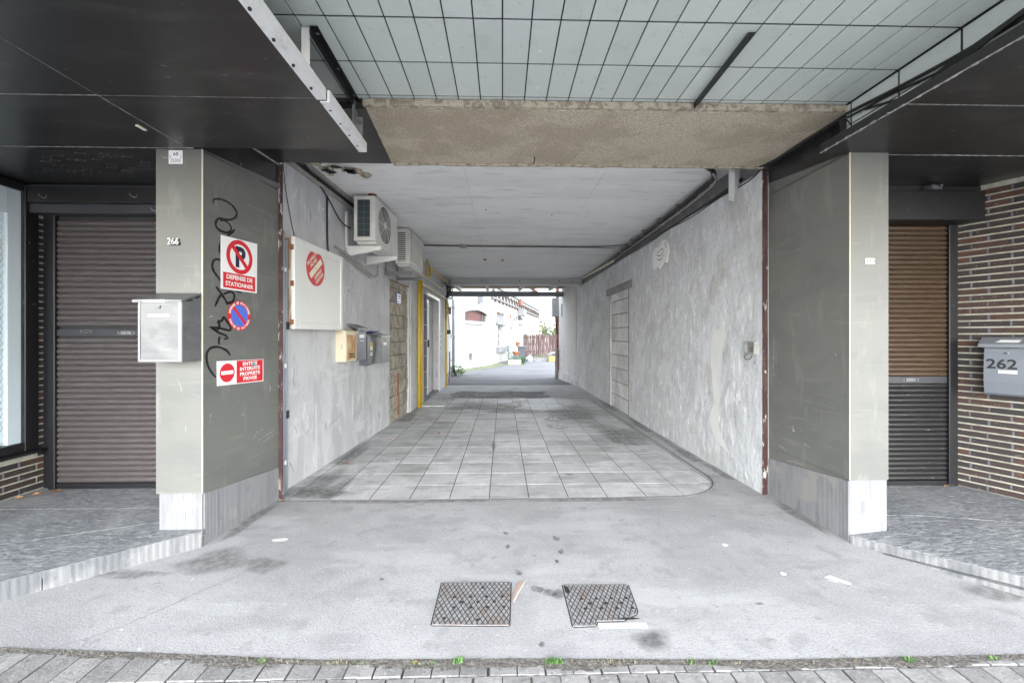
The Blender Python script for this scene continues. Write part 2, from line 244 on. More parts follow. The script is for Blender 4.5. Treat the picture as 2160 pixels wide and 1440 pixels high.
class MB:
    def __init__(s, f=W): s.v = []; s.f = []; s.fr = f; s.fade = []
    def add(s, vs, fs):
        k = len(s.v); s.v += [s.fr(*p) for p in vs]; s.f += [tuple(k + i for i in q) for q in fs]; return s
    def box(s, a0, a1, b0, b1, c0, c1):
        return s.add([(a0, b0, c0), (a1, b0, c0), (a1, b1, c0), (a0, b1, c0), (a0, b0, c1), (a1, b0, c1), (a1, b1, c1), (a0, b1, c1)],
                     [(3, 2, 1, 0), (4, 5, 6, 7), (0, 1, 5, 4), (1, 2, 6, 5), (2, 3, 7, 6), (3, 0, 4, 7)])
    def cbox(s, a0, a1, b0, b1, c0, c1, h):
        # box with all long edges of its front (c1) chamfered and its four corner edges too
        def ring(i, c): return [(a0 + i, b0, c), (a1 - i, b0, c), (a1, b0 + i, c), (a1, b1 - i, c), (a1 - i, b1, c), (a0 + i, b1, c), (a0, b1 - i, c), (a0, b0 + i, c)]
        def inset(c): return [(a0 + 1.6 * h, b0 + h, c), (a1 - 1.6 * h, b0 + h, c), (a1 - h, b0 + 1.6 * h, c), (a1 - h, b1 - 1.6 * h, c), (a1 - 1.6 * h, b1 - h, c), (a0 + 1.6 * h, b1 - h, c), (a0 + h, b1 - 1.6 * h, c), (a0 + h, b0 + 1.6 * h, c)]
        vs = ring(h, c0) + ring(h, c1 - h) + inset(c1); fs = [tuple(range(7, -1, -1)), tuple(range(16, 24))]
        for k in (0, 8):
            for i in range(8): j = (i + 1) % 8; fs.append((k + i, k + j, k + 8 + j, k + 8 + i))
        return s.add(vs, fs)
    def prism(s, poly, c0, c1):
        n = len(poly); vs = [(p[0], p[1], c0) for p in poly] + [(p[0], p[1], c1) for p in poly]
        return s.add(vs, [tuple(range(n - 1, -1, -1)), tuple(range(n, 2 * n))] + [(i, (i + 1) % n, n + (i + 1) % n, n + i) for i in range(n)])
    def disc(s, a, b, r, c0, c1, n=32, r2=None):
        r2 = r2 or r
        return s.prism([(a + r * math.cos(2 * math.pi * i / n), b + r2 * math.sin(2 * math.pi * i / n)) for i in range(n)], c0, c1)
    def ring(s, a, b, r0, r1, c0, c1, n=40):
        vs = []
        for i in range(n):
            x, y = math.cos(2 * math.pi * i / n), math.sin(2 * math.pi * i / n)
            vs += [(a + r0 * x, b + r0 * y, c0), (a + r1 * x, b + r1 * y, c0), (a + r1 * x, b + r1 * y, c1), (a + r0 * x, b + r0 * y, c1)]
        fs = []
        for i in range(n):
            j = (i + 1) % n
            for k in range(4): l = (k + 1) % 4; fs.append((4 * i + k, 4 * i + l, 4 * j + l, 4 * j + k))
        return s.add(vs, fs)
    def tube(s, pts, r, n=8, sm=0):
        pts = [Vector(p) for p in pts]
        if sm and len(pts) > 2:
            out = []
            for i in range(len(pts) - 1):
                p0, p1, p2, p3 = pts[max(i - 1, 0)], pts[i], pts[i + 1], pts[min(i + 2, len(pts) - 1)]
                for k in range(sm):
                    t = k / sm
                    out.append(.5 * ((2 * p1) + (p2 - p0) * t + (2 * p0 - 5 * p1 + 4 * p2 - p3) * t * t + (3 * p1 - p0 - 3 * p2 + p3) * t ** 3))
            pts = out + [pts[-1]]
        vs = []; up = None
        for i, p in enumerate(pts):
            d = (pts[min(i + 1, len(pts) - 1)] - pts[max(i - 1, 0)]).normalized()
            if up is None: up = Vector((0, 0, 1)) if abs(d.z) < .9 else Vector((1, 0, 0))
            x = up.cross(d)
            if x.length < 1e-4: x = Vector((1, .1, 0)).cross(d)
            x.normalize(); up = d.cross(x).normalized()
            rr = r[i] if isinstance(r, list) else r
            for k in range(n):
                an = 2 * math.pi * k / n; q = p + x * math.cos(an) * rr + up * math.sin(an) * rr; vs.append(tuple(q))
        fs = [tuple(range(n - 1, -1, -1)), tuple(range((len(pts) - 1) * n, len(pts) * n))]
        for i in range(len(pts) - 1):
            for k in range(n): l = (k + 1) % n; fs.append((i * n + k, i * n + l, (i + 1) * n + l, (i + 1) * n + k))
        return s.add(vs, fs)
    def lathe(s, a, b, prof, n=20):   # around the frame's normal through (a, b); prof = [(r, c)]
        vs = []
        for (r, c) in prof:
            for i in range(n): t = 2 * math.pi * i / n; vs.append((a + r * math.cos(t), b + r * math.sin(t), c))
        m = len(prof); fs = [tuple(range(n - 1, -1, -1)), tuple(range((m - 1) * n, m * n))]
        for k in range(m - 1):
            for i in range(n): j = (i + 1) % n; fs.append((k * n + i, k * n + j, (k + 1) * n + j, (k + 1) * n + i))
        return s.add(vs, fs)
    def sheet(s, nx, ny, fn):   # fn(i/nx, j/ny) -> (a, b, c)
        vs = [fn(i / nx, j / ny) for j in range(ny + 1) for i in range(nx + 1)]
        return s.add(vs, [(j * (nx + 1) + i, j * (nx + 1) + i + 1, (j + 1) * (nx + 1) + i + 1, (j + 1) * (nx + 1) + i) for j in range(ny) for i in range(nx)])
    def wall(s, a0, a1, b0, b1, holes=(), t=.2):
        A = sorted({a0, a1, *[h[0] for h in holes], *[h[1] for h in holes]}); B = sorted({b0, b1, *[h[2] for h in holes], *[h[3] for h in holes]})
        for i in range(len(A) - 1):
            for j in range(len(B) - 1):
                m = ((A[i] + A[i + 1]) / 2, (B[j] + B[j + 1]) / 2)
                if any(h[0] < m[0] < h[1] and h[2] < m[1] < h[3] for h in holes): continue
                s.add([(A[i], B[j], 0), (A[i + 1], B[j], 0), (A[i + 1], B[j + 1], 0), (A[i], B[j + 1], 0)], [(0, 1, 2, 3)])
        for (x0, x1, y0, y1, sg) in [(a0, a1, b0, b1, 1)] + [(*h[:4], -1) for h in holes]:
            q = [(x0, y0), (x1, y0), (x1, y1), (x0, y1)]
            vs = [(x, y, 0) for x, y in q] + [(x, y, -t) for x, y in q]
            fs = [(i, i + 4, (i + 1) % 4 + 4, (i + 1) % 4) for i in range(4)]
            if sg < 0: fs = [f[::-1] for f in fs]
            s.add(vs, fs)
        s.add([(a0, b0, -t), (a1, b0, -t), (a1, b1, -t), (a0, b1, -t)], [(3, 2, 1, 0)]); return s
    def build(s, name, m, parent=None, label=None, smooth=False):
        o0 = Vector(parent['_o']) if parent and '_o' in parent else Vector((0, 0, 0))
        me = bpy.data.meshes.new(name); me.from_pydata([tuple(v - o0) for v in s.v], [], s.f); me.update()
        me.materials.append(M[m])
        if s.fade:
            at_ = me.attributes.new('fade', 'FLOAT', 'POINT'); at_.data.foreach_set('value', s.fade)
        if smooth:
            for p in me.polygons: p.use_smooth = True
        o = bpy.data.objects.new(name, me); COL.objects.link(o)
        if parent:
            o.parent = parent
            o['_o'] = tuple(o0)
        if label: o['label'] = label
        return o
    def mesh(s, name, m):
        me = bpy.data.meshes.new(name); me.from_pydata([tuple(v) for v in s.v], [], s.f); me.update(); me.materials.append(M[m]); return me

def tag(o, label=None, cat=None, group=None, kind=None):
    if label: o['label'] = label
    if cat: o['category'] = cat
    if group: o['group'] = group
    if kind: o['kind'] = kind
    return o
def thing(name, label, cat, loc=(0, 0, 0), group=None):
    o = bpy.data.objects.new(name, None); COL.objects.link(o); o.location = loc; o['_o'] = tuple(loc); o.empty_display_size = .1
    return tag(o, label, cat, group)
def piece(me, name, parent, mtx):
    o = bpy.data.objects.new(name, me); COL.objects.link(o)
    o0 = Vector(parent['_o']) if parent and '_o' in parent else Vector((0, 0, 0))
    if parent: o.parent = parent
    o.matrix_local = Matrix.Translation(-o0) @ mtx
    return o
def chip(w, h, d, ch, m, name):    # a slab of w x h centred on its origin, top at c=0, edges chamfered
    mb = MB(); a, b = w / 2, h / 2
    vs = [(-a + ch, -b + ch, 0), (a - ch, -b + ch, 0), (a - ch, b - ch, 0), (-a + ch, b - ch, 0), (-a, -b, -ch), (a, -b, -ch), (a, b, -ch), (-a, b, -ch), (-a, -b, -d), (a, -b, -d), (a, b, -d), (-a, b, -d)]
    fs = [(0, 1, 2, 3)] + [(4 + i, 4 + (i + 1) % 4, (i + 1) % 4, i) for i in range(4)] + [(8 + i, 8 + (i + 1) % 4, 4 + (i + 1) % 4, 4 + i) for i in range(4)] + [(11, 10, 9, 8)]
    return mb.add(vs, fs).mesh(name, m)
def text(s, fr, a, b, w, h, c, m, parent, name='lettering', bold=.0, d=0.0, label=None):
    # flat print: s fitted into w x h with its lower left corner at (a, b) on the frame
    cu = bpy.data.curves.new('t', 'FONT'); cu.body = s; cu.size = 1; cu.offset = bold; cu.extrude = d / 2; cu.resolution_u = 3; cu.space_line = .85
    o = bpy.data.objects.new('t', cu); COL.objects.link(o)
    dg = bpy.context.evaluated_depsgraph_get(); dg.update()
    me = bpy.data.meshes.new_from_object(o.evaluated_get(dg)); bpy.data.objects.remove(o); bpy.data.curves.remove(cu)
    xs = [v.co.x for v in me.vertices]; ys = [v.co.y for v in me.vertices]
    x0, x1, y0, y1 = min(xs), max(xs), min(ys), max(ys)
    mb = MB(fr)
    mb.add([(a + (v.co.x - x0) / (x1 - x0) * w, b + (v.co.y - y0) / (y1 - y0) * h, c + d / 2 + v.co.z) for v in me.vertices], [tuple(p.vertices) for p in me.polygons])
    bpy.data.meshes.remove(me)
    return mb.build(name, m, parent, label)
def ribbon(mb, pts, w, c, taper=.35, sm=5):
    P = [Vector((p[0], p[1], 0)) for p in pts]; out = []
    for i in range(len(P) - 1):
        p0, p1, p2, p3 = P[max(i - 1, 0)], P[i], P[i + 1], P[min(i + 2, len(P) - 1)]
        for k in range(sm):
            t = k / sm; out.append(.5 * ((2 * p1) + (p2 - p0) * t + (2 * p0 - 5 * p1 + 4 * p2 - p3) * t * t + (3 * p1 - p0 - 3 * p2 + p3) * t ** 3))
    out.append(P[-1]); n = len(out); vs = []
    for i, p in enumerate(out):
        d = (out[min(i + 1, n - 1)] - out[max(i - 1, 0)]).normalized(); q = Vector((-d.y, d.x, 0))
        ww = w * (taper + (1 - taper) * math.sin(math.pi * min(1, (i + .6) / n)) ** .5) * random.uniform(.8, 1.15) / 2
        vs += [(p.x + q.x * ww, p.y + q.y * ww, c), (p.x - q.x * ww, p.y - q.y * ww, c)]
    return mb.add(vs, [(2 * i, 2 * i + 1, 2 * i + 3, 2 * i + 2) for i in range(n - 1)])
def blob(mb, a, b, ra, rb, c, n=18, j=.25):
    ph = random.random() * 6
    pts = [(a + ra * math.cos(2 * math.pi * i / n) * (1 + j * math.sin(3 * 2 * math.pi * i / n + ph) * random.uniform(.4, 1)), b + rb * math.sin(2 * math.pi * i / n) * (1 + j * math.cos(2 * 2 * math.pi * i / n + ph))) for i in range(n)]
    return mb.add([(x, y, c) for x, y in pts], [tuple(range(n))])

def soft_blob(mb, a, b, ra, rb, c, n=20, j=.25):
    ph = random.random() * 6; rings = ((0.0, 1.0), (.35, 1.0), (.7, .75), (1.0, 0.0)); sh = [(1 + j * math.sin(3 * 6.283 * i / n + ph) * random.uniform(.5, 1), 1 + j * math.cos(2 * 6.283 * i / n + ph)) for i in range(n)]
    vs = [(a + ra * k * math.cos(6.283 * i / n) * sh[i][0], b + rb * k * math.sin(6.283 * i / n) * sh[i][1], c) for k, f in rings for i in range(n)]
    mb.fade += [f for k, f in rings for i in range(n)]
    return mb.add(vs, [(r * n + i, r * n + (i + 1) % n, r * n + n + (i + 1) % n, r * n + n + i) if r else (i, n + (i + 1) % n, n + i) for r in range(3) for i in range(n)])

def zf(y): return -.015 * max(0.0, y - 3.08)      # the passage and the yard fall gently away from the street

# ------------------------------------------------------------------ ground
mb = MB(); ys = [-150, -2, 1.0, 3.08, 12, 24, 36, 200]
zz = [-.09, -.03, -.03, -.03, zf(12) - .03, zf(24) - .03, zf(36) - .03, zf(36) - .03]
mb.add([(x, y, z) for y, z in zip(ys, zz) for x in (-200, 200)], [(2 * i, 2 * i + 1, 2 * i + 3, 2 * i + 2) for i in range(len(ys) - 1)])
tag(mb.build('ground', 'asphalt'), kind='structure')
edge = [(-6, 1.80), (-3, 1.70), (-2.0, 1.637), (-1.3, 1.59), (-.73, 1.546), (.04, 1.535), (.98, 1.505), (2.04, 1.508), (3.5, 1.50), (6, 1.5)]
e2 = []
for (x0, y0), (x1, y1) in zip(edge, edge[1:]):
    n = max(1, int((x1 - x0) / .05))
    for k in range(n): e2.append((x0 + (x1 - x0) * k / n, y0 + (y1 - y0) * k / n + random.uniform(-.007, .007)))
e2.append(edge[-1])
mb = MB(); mb.prism(e2 + [(6, 3.075), (-6, 3.075)], -.028, 0)
drive = tag(mb.build('driveway', 'concrete'), 'pale grey concrete driveway in front of the passage', kind='structure')
mb = MB()
for (u, y, a, b) in [(.085, 2.10, .02, .022), (.02, 2.52, .016, .02), (.03, 2.36, .014, .02), (.17, 1.96, .03, .028), (.23, 1.935, .03, .022), (.27, 1.92, .03, .03), (.33, 2.45, .02, .03), (.34, 2.30, .016, .025), (.62, 1.62, .04, .035), (-.62, 2.06, .012, .012), (.16, 1.61, .012, .012), (.30, 2.2, .01, .02), (1.2, 1.83, .02, .01)]:
    soft_blob(mb, u, y, a * 1.25, b * 1.25, .002)
mb.build('stain', 'soft_stain', drive)
mb = MB()
for (x, y, a, b) in [(-1.6, 2.25, .22, .12), (-1.30, 2.2, .12, .10), (.62, 1.62, .09, .08), (-1.70, 2.72, .05, .36), (2.06, 2.72, .05, .36), (-2.0, 2.14, .25, .05), (2.42, 1.88, .16, .10), (-.6, 3.02, .8, .03), (.7, 3.02, .7, .03)]: soft_blob(mb, x, y, a, b, .0012, j=.3)
mb.build('damp_stain', 'soft_damp', drive)
mb = MB()
for (p) in [[(-1.72, 1.68), (-1.6, 1.80), (-1.45, 2.02), (-1.3, 2.2)], [(-1.85, 1.60), (-1.72, 1.68), (-1.68, 1.6)], [(.35, 2.9), (.6, 2.86), (.85, 2.88), (1.02, 2.83)], [(-.3, 2.98), (-.1, 2.95), (.1, 2.99)]]: ribbon(mb, p, .0035, .002)
mb.build('crack', 'stain', drive)
mb = MB(); blob(mb, -1.36, 2.47, .05, .022, .003, j=.12); mb.build('paint_splash', 'paper', drive)

# pavement of small pavers
pave = thing('pavement', None, None, (0, 1.4, -.02)); tag(pave, 'grey paver pavement along the bottom edge', kind='structure')
mb = MB(); mb.box(-6, 6, 1.1, 1.78, -.028, -.016); mb.build('pavement_bed', 'soil', pave)
mb = MB(); mb.box(-12, 12, -2.6, 1.158, -.029, -.006); mb.build('pavement_slab', 'paver', pave)  # unseen slab, widened and kept pale to bounce light up to the ceilings
pm = chip(.1005, .199, .012, .002, 'paver', 'paver')
def edge_y(x):
    for (x0, y0), (x1, y1) in zip(edge, edge[1:]):
        if x0 <= x <= x1: return y0 + (y1 - y0) * (x - x0) / (x1 - x0)
    return 1.5
for r_ in range(2):
    for i in range(-22, 22):
        x = i * .1065 + (.053 if r_ else 0) + random.uniform(-.002, .002); y = 1.575 - r_ * .205
        piece(pm, 'paver', pave, Matrix.Translation((x, y, -.004 + random.uniform(-.0025, .001))) @ Matrix.Rotation(random.uniform(-.012, .012), 4, 'Z') @ Matrix.Rotation(random.uniform(-.003, .003), 4, 'X'))
# dirt strip in the joint, with weeds
mb = MB()
xs = [-2.3 + i * .03 for i in range(180)]
for x in xs:
    w = .022 + .016 * math.sin(x * 7) * math.sin(x * 2.3) + random.uniform(-.006, .006)
    y = edge_y(x)
    if x < -1.2: w *= .7
    mb.sheet(2, 2, lambda i, j: (x + i * .034 - .002, y + .006 - j * max(.026, w * 1.6), .002 + .004 * random.random() * (i * (1 - i) + .3)))
tag(mb.build('soil', 'soil'), 'dirt filled joint between driveway and pavers', kind='stuff')
mb = MB(); mb2 = MB()
def tuft(m_, x, y, h, n, z=0.0, sp=.02):
    for _ in range(n):
        a = random.uniform(0, 6.28); l = h * random.uniform(.5, 1.1); w = l * .12; lean = random.uniform(.2, .9) * l
        bx, by = x + random.uniform(-sp, sp), y + random.uniform(-sp, sp) * .5
        ca, sa = math.cos(a), math.sin(a)
        m_.add([(bx - sa * w, by + ca * w, z), (bx + sa * w, by - ca * w, z), (bx + ca * lean * .5 + sa * w, by + sa * lean * .5 - ca * w, z + l * .6), (bx + ca * lean * .5 - sa * w, by + sa * lean * .5 + ca * w, z + l * .6), (bx + ca * lean, by + sa * lean, z + l * .75)], [(0, 1, 2, 3), (3, 2, 4)])
for (x, h, n) in [(-.92, .012, 26), (-.33, .014, 14), (-.27, .013, 10), (-.17, .022, 22), (.185, .017, 60), (.21, .017, 40), (.8, .014, 24), (.72, .016, 18), (1.56, .018, 26), (-.55, .012, 12), (1.9, .014, 16)]:
    tuft(mb, x, edge_y(x) - .012, h, n, .003, .02)
for _ in range(60):
    x = random.choice([-.9, -.7, -.6, .32, .4, .48, .8, .9, .6, 1.3]) + random.uniform(-.12, .12); tuft(mb2, x, edge_y(x) - .012, .014, 3, .003, .01)
tag(mb.build('weeds', 'weed_green'), 'small green weeds sprouting along the paver joint', kind='stuff')
tag(mb2.build('dry_grass', 'weed_dry'), 'withered grass along the paver joint', kind='stuff')

# ------------------------------------------------------------------ passage floor
pf = thing('passage_floor', None, None, (0, 3.1, 0)); tag(pf, 'grey cement tile floor running through the passage', kind='structure')
mb = MB()
mb.add([(-2.0, 3.076, -.0040), (2.3, 3.076, -.0040), (2.3, 11.2, zf(11.2) - .0040), (-2.0, 11.2, zf(11.2) - .0040)], [(0, 1, 2, 3)])
mb.build('floor_bed', 'floor_joint', pf)
lx = [-.716 + .307 * k for k in range(-4, 8)] + [1.80]
tm = {}
y = 3.082; row = 0
while y < 8.25:
    d = [.285, .30, .315, .29, .31, .305, .3, .31, .295, .305, .31, .3, .3, .31, .305, .3, .3][row % 17]
    for k in range(len(lx) - 1):
        x0, x1 = lx[k], lx[k + 1]
        if x1 > 1.80: x1 = 1.80
        if x0 > 1.76: continue
        if k == 0: x0 = -1.80
        w = x1 - x0; key = (round(w, 3), round(d, 3))
        if key not in tm: tm[key] = chip(w - .0075, d - .0075, .01, .0008, 'floor_tile', 'floor_tile')
        yc = y + d / 2
        piece(tm[key], 'floor_tile', pf, Matrix.Translation(((x0 + x1) / 2, yc, zf(yc) - .002 + random.uniform(-.0006, .0006))) @ Matrix.Rotation(-.015 + random.uniform(-.001, .001), 4, 'X') @ Matrix.Rotation(random.uniform(-.001, .001), 4, 'Y'))
    y += d; row += 1
yend = y
mb = MB(); mb.sheet(6, 40, lambda i, j: (1.80 + .29 * i, 3.08 + 8 * j, zf(3.08 + 8 * j) - .002)); mb.build('edge_strip', 'floor_conc', pf)
arc = [(1.35 + .50 * math.cos(R(-90 + 90 * k / 10)), 3.56 + .50 * math.sin(R(-90 + 90 * k / 10))) for k in range(11)]
mb = MB(); q = [(1.35, 3.07)] + arc + [(2.09, 3.56), (2.09, 3.07)]
mb.add([(x, y_, zf(y_) + .0005) for x, y_ in q], [tuple(range(len(q)))[::1]]); mb.build('threshold_corner', 'concrete', pf)
mb = MB(); mb.sheet(24, 24, lambda i, j: (-2 + 4.2 * i, yend + .01 + (11.1 - yend) * j, zf(yend + (11.1 - yend) * j) - .003 + .004 * random.random())); mb.build('worn_concrete', 'floor_conc', pf)
mb = MB()
random.seed(3)
def rub(i, j):
    e = min(i, 1 - i, j, 1 - j)
    return (-1.15 + 2.15 * i + .05 * math.sin(j * 9), yend + .05 + 1.05 * j + .06 * math.sin(i * 13), zf(yend + .05 + j) + .004 + min(.018, e * .2) * random.random())
mb.sheet(40, 20, rub); mb.build('broken_patch', 'rubble', pf)
# old sliding-door track let into the floor
def trackpath(off):
    p = [(-1.70, 3.06 - off), (-.8, 3.055 - off), (.2, 3.06 - off), (.9, 3.075 - off)]
    cx, cy, r0 = 1.35, 3.56, .47 + off
    for k in range(9): t = R(-90 + 90 * k / 8); p.append((cx + r0 * math.cos(t), cy + r0 * math.sin(t)))
    for k in range(1, 10): p.append((1.82 + off, 3.56 + 4.4 * k / 9))
    return p
mb = MB()
for off, w in ((.02, .007),):
    P = trackpath(off)
    for i in range(len(P) - 1):
        (x0, y0), (x1, y1) = P[i], P[i + 1]; L_ = math.hypot(x1 - x0, y1 - y0); nx, ny = -(y1 - y0) / L_ * w / 2, (x1 - x0) / L_ * w / 2
        mb.add([(x0 + nx, y0 + ny, zf(y0) + .003), (x0 - nx, y0 - ny, zf(y0) + .003), (x1 - nx, y1 - ny, zf(y1) + .003), (x1 + nx, y1 + ny, zf(y1) + .003)], [(3, 2, 1, 0)])
mb.build('door_track_groove', 'floor_joint', pf)
mb = MB(); P = trackpath(.012)
mb.tube([(x, y, zf(y) + .0005) for x, y in P], .003, 6); mb.build('door_track_rail', 'track', pf)
mb = MB()
for (x, y, a, b) in [(-1.55, 3.45, .14, .42), (-1.5, 3.2, .35, .10), (-1.35, 3.3, .10, .22), (-1.6, 4.3, .10, .7), (1.2, 6.5, .4, 1.2), (1.5, 5.0, .3, .9), (1.97, 4.3, .07, .8), (1.98, 5.6, .07, .9), (1.97, 7.2, .08, 1.1), (2.0, 3.6, .05, .4), (-1.52, 6.4, .12, .9), (.3, 6.9, .9, .25), (-.4, 7.4, .7, .5), (.6, 3.6, .05, .04), (-.1, 4.6, .03, .3)]: soft_blob(mb, x, y, a, b, zf(y) + .003, j=.3)
mb.build('damp_stain', 'soft_damp', pf)
mb = MB()
for (x, y, a, b) in [(-1.22, 3.62, .05, .03), (-1.28, 3.5, .06, .02), (-1.2, 3.7, .025, .06), (-1.35, 3.75, .02, .1), (.75, 5.6, .14, .14), (.8, 6.2, .13, .16), (.2, 7.6, .2, .3)]: soft_blob(mb, x, y, a * 1.2, b * 1.2, zf(y) + .004, j=.4)
mb.build('paint_spill', 'soft_pale', pf)
mb = MB(); mb.box(-1.50, -1.08, 7.45, 7.95, zf(7.7) + .002, zf(7.7) + .02)
c_ = mb.build('stone_cover', 'floor_tile'); tag(c_, 'thin stone slab lying at the foot of the yellow pipes', 'slab')

# courtyard ground
mb = MB(); mb.sheet(10, 12, lambda i, j: (-4 + 16 * i, 11.05 + 27 * j, zf(11.05 + 27 * j) + .002))
yard = tag(mb.build('courtyard', 'courtyard'), 'sunlit tarmac courtyard beyond the passage', kind='structure')
mb = MB()
ribbon(mb, [(-1.65, 15.6), (-1.55, 17.0), (-.9, 18.6), (-.25, 20.6), (.1, 22)], .9, 0, .3)
mb.v = [Vector((v.x + random.uniform(-.1, .1), v.y, zf(v.y) + .008)) for v in mb.v]
tag(mb.build('moss', 'moss'), 'green moss along the foot of the white house', kind='stuff')

# ------------------------------------------------------------------ building mass above
FL = Frame((-1.79, 2.42, 0), (.075, .67, 0)); LCH = math.hypot(.075, .67)     # left return of the gateway (n points into the gateway)
FR = Frame((2.10, 3.09, 0), (0, -1, 0))                                         # right return
up = thing('upper_storeys', 'upper floors of the front building above the passage', 'building', (0, 5, 2.8))
mb = MB(); mb.box(-6, 6, -.9, 10.4, 2.86, 7.0); mb.build('upper_wall', 'render_white', up)  # front stretched over the street, out of view, to dim the driveway
mb = MB(); mb.box(-2.5, 2.6, 3.065, 3.3, 2.78, 2.855); mb.build('lintel_core', 'grout', up)

# tiled soffit
sf = thing('tiled_soffit', 'pale glazed tile soffit with dark grout over the gateway', 'soffit', (0, 2, 2.61))
mb = MB(); mb.box(-1.7, 2.036, -.9, 2.312, 2.616, 2.85); mb.box(2.036, 2.10, -.9, 2.36, 2.385, 2.85); mb.build('grout_bed', 'grout', sf)
FS = Frame((0, 0, 2.61), (1, 0, 0), (0, -1, 0))       # normal points down
rows = [(2.275, 2.309)] + [(1.995 - .28 * k, 2.275 - .28 * k) for k in range(11)]  # extra rows out of view carry the overhang forward to shade the driveway
sk = .012
for (y0, y1) in rows:
    h = y1 - y0; me = chip((.1265 - .0065), h - .0125, .008, .0012, 'soffit_tile', 'soffit_tile')
    for k in range(-13, 16):
        x0 = .0 + k * .1265
        if x0 + .125 > 2.03: continue
        piece(me, 'soffit_tile', sf, FS.mtx(x0 + .0632, -(y0 + h / 2), 0) @ Matrix.Rotation(random.uniform(-.002, .002), 4, 'X'))
FT = Frame((2.030, 0, 0), (0, -1, 0))                 # tiled cheek facing the gateway
for (y0, y1) in rows:
    h = y1 - y0; me = chip(h - .0125, .1185, .008, .0012, 'soffit_tile', 'soffit_tile')
    for zc in (2.545, 2.42): piece(me, 'soffit_tile', sf, FT.mtx(-(y0 + h / 2), zc, 0))
mb = MB(FS)
for (x, y) in [(.19, 2.18), (.18, 1.90), (-.3, 1.95)]: blob(mb, x, -y, .009, .008, .002)
mb.build('chip_mark', 'cream_print', sf)

# angle irons on the soffit
def angle_iron(x0, y0, x1, y1, label):
    t = thing('angle_iron', label, 'steel angle', ((x0 + x1) / 2, (y0 + y1) / 2, 2.6), 'black angle irons screwed to the tiled soffit')
    f = Frame((x0, y0, 2.608), (x1 - x0, y1 - y0, 0), (-(y1 - y0), x1 - x0, 0)); L_ = math.hypot(x1 - x0, y1 - y0)
    if f.n.z > 0: f = Frame((x0, y0, 2.608), (x1 - x0, y1 - y0, 0), (y1 - y0, -(x1 - x0), 0))
    m_ = MB(f); m_.box(0, L_, 0, .034, .001, .005); m_.box(0, L_, 0, .005, .005, .036); m_.build('angle', 'dark_frame', t)
    for a in (.04, L_ - .05, L_ / 2): MB(f).disc(a, .018, .006, .005, .008, 10).build('screw', 'steel_edge', t)
angle_iron(1.10, 1.757, 1.116, 2.325, 'long black angle iron on the right part of the tiled soffit')
angle_iron(-.845, 1.765, -.857, 2.315, 'black angle iron beside the white edged canopy')
st = thing('steel_strap', 'short white steel strap hanging behind the canopy edge', 'strap', (-.9, 1.85, 2.5))
MB().box(-.885, -.850, 1.774, 1.778, 2.385, 2.607).build('strap', 'white_trim', st)
st = thing('steel_bracket', 'bent galvanised bracket at the canopy corner by the tan beam', 'bracket', (-.85, 2.33, 2.5))
mb = MB(); mb.box(-.86, -.85, 2.30, 2.36, 2.41, 2.61); mb.box(-.85, -.815, 2.335, 2.345, 2.41, 2.52); mb.build('bracket_plate', 'steel_edge', st)
mb = MB(Frame((-.83, 2.334, 2.49), (1, 0, 0))); mb.disc(0, 0, .012, 0, .012, 12); mb.build('bolt', 'steel', st)

# tan beam
bt = thing('tan_beam', 'tan pebble textured beam spanning the gateway below the tiles', 'beam', (.6, 2.7, 2.57))
mb = MB(); mb.add([(-.79, 2.322, 2.565), (2.03, 2.322, 2.565), (2.03, 3.063, 2.565), (-.845, 3.063, 2.565)], [(0, 3, 2, 1)])
mb.add([(-.79, 2.318, 2.61), (2.03, 2.318, 2.61), (2.03, 2.322, 2.565), (-.79, 2.322, 2.565)], [(0, 3, 2, 1)])
mb.add([(-.845, 3.063, 2.565), (2.03, 3.063, 2.565), (2.03, 3.063, 2.86), (-.845, 3.063, 2.86)], [(0, 3, 2, 1)])
mb.build('underside', 'pebble', bt)
mb = MB(); mb.box(-.80, 2.03, 2.296, 2.3175, 2.568, 2.606); mb.build('edge_strip', 'crumble', bt)
mb = MB()
x = -.83
while x < 1.95:
    w = random.uniform(.05, .16); mb.box(x, x + w, 3.048 - random.uniform(0, .008), 3.068, 2.555 - random.uniform(0, .006), 2.5645); x += w
mb.build('render_edge', 'crumble', bt)
MB().box(.235, .241, 2.93, 3.05, 2.561, 2.5645).build('crack', 'grout', bt)

# dark lintel cladding, left and right
lc = thing('lintel_cladding', 'dark metal cladding under the lintel at the sign covered pillar', 'cladding', (-1.3, 2.7, 2.5))
mb = MB(); mb.add([(-1.80, 2.37, 2.562), (-.79, 2.322, 2.562), (-.845, 3.06, 2.562), (-1.72, 3.06, 2.562), (-1.80, 2.37, 2.60), (-.79, 2.322, 2.60), (-.845, 3.06, 2.60), (-1.72, 3.06, 2.60)],
    [(0, 3, 2, 1), (4, 5, 6, 7), (0, 1, 5, 4), (1, 2, 6, 5), (2, 3, 7, 6), (3, 0, 4, 7)]); mb.build('underside', 'black_metal', lc)
mb = MB(FL); mb.prism([(0, 2.36), (LCH, 2.415), (LCH, 2.561), (0, 2.561)], -.02, .004); mb.build('side_panel', 'black_metal', lc)
mb = MB(FL); mb.box(.005, LCH - .005, 2.553, 2.5615, .004, .009); mb.build('seam', 'seam', lc)
lc = thing('lintel_cladding', 'dark metal cladding above the plain return with a cable along it', 'cladding', (2.08, 2.7, 2.5))
mb = MB(FR); mb.prism([(0, 2.45), (.73, 2.36), (.73, 2.62), (0, 2.62)], -.02, .004); mb.build('side_panel', 'black_metal', lc)
mb = MB(); mb.box(2.031, 2.095, 2.33, 3.06, 2.566, 2.61); mb.build('underside', 'black_metal', lc)

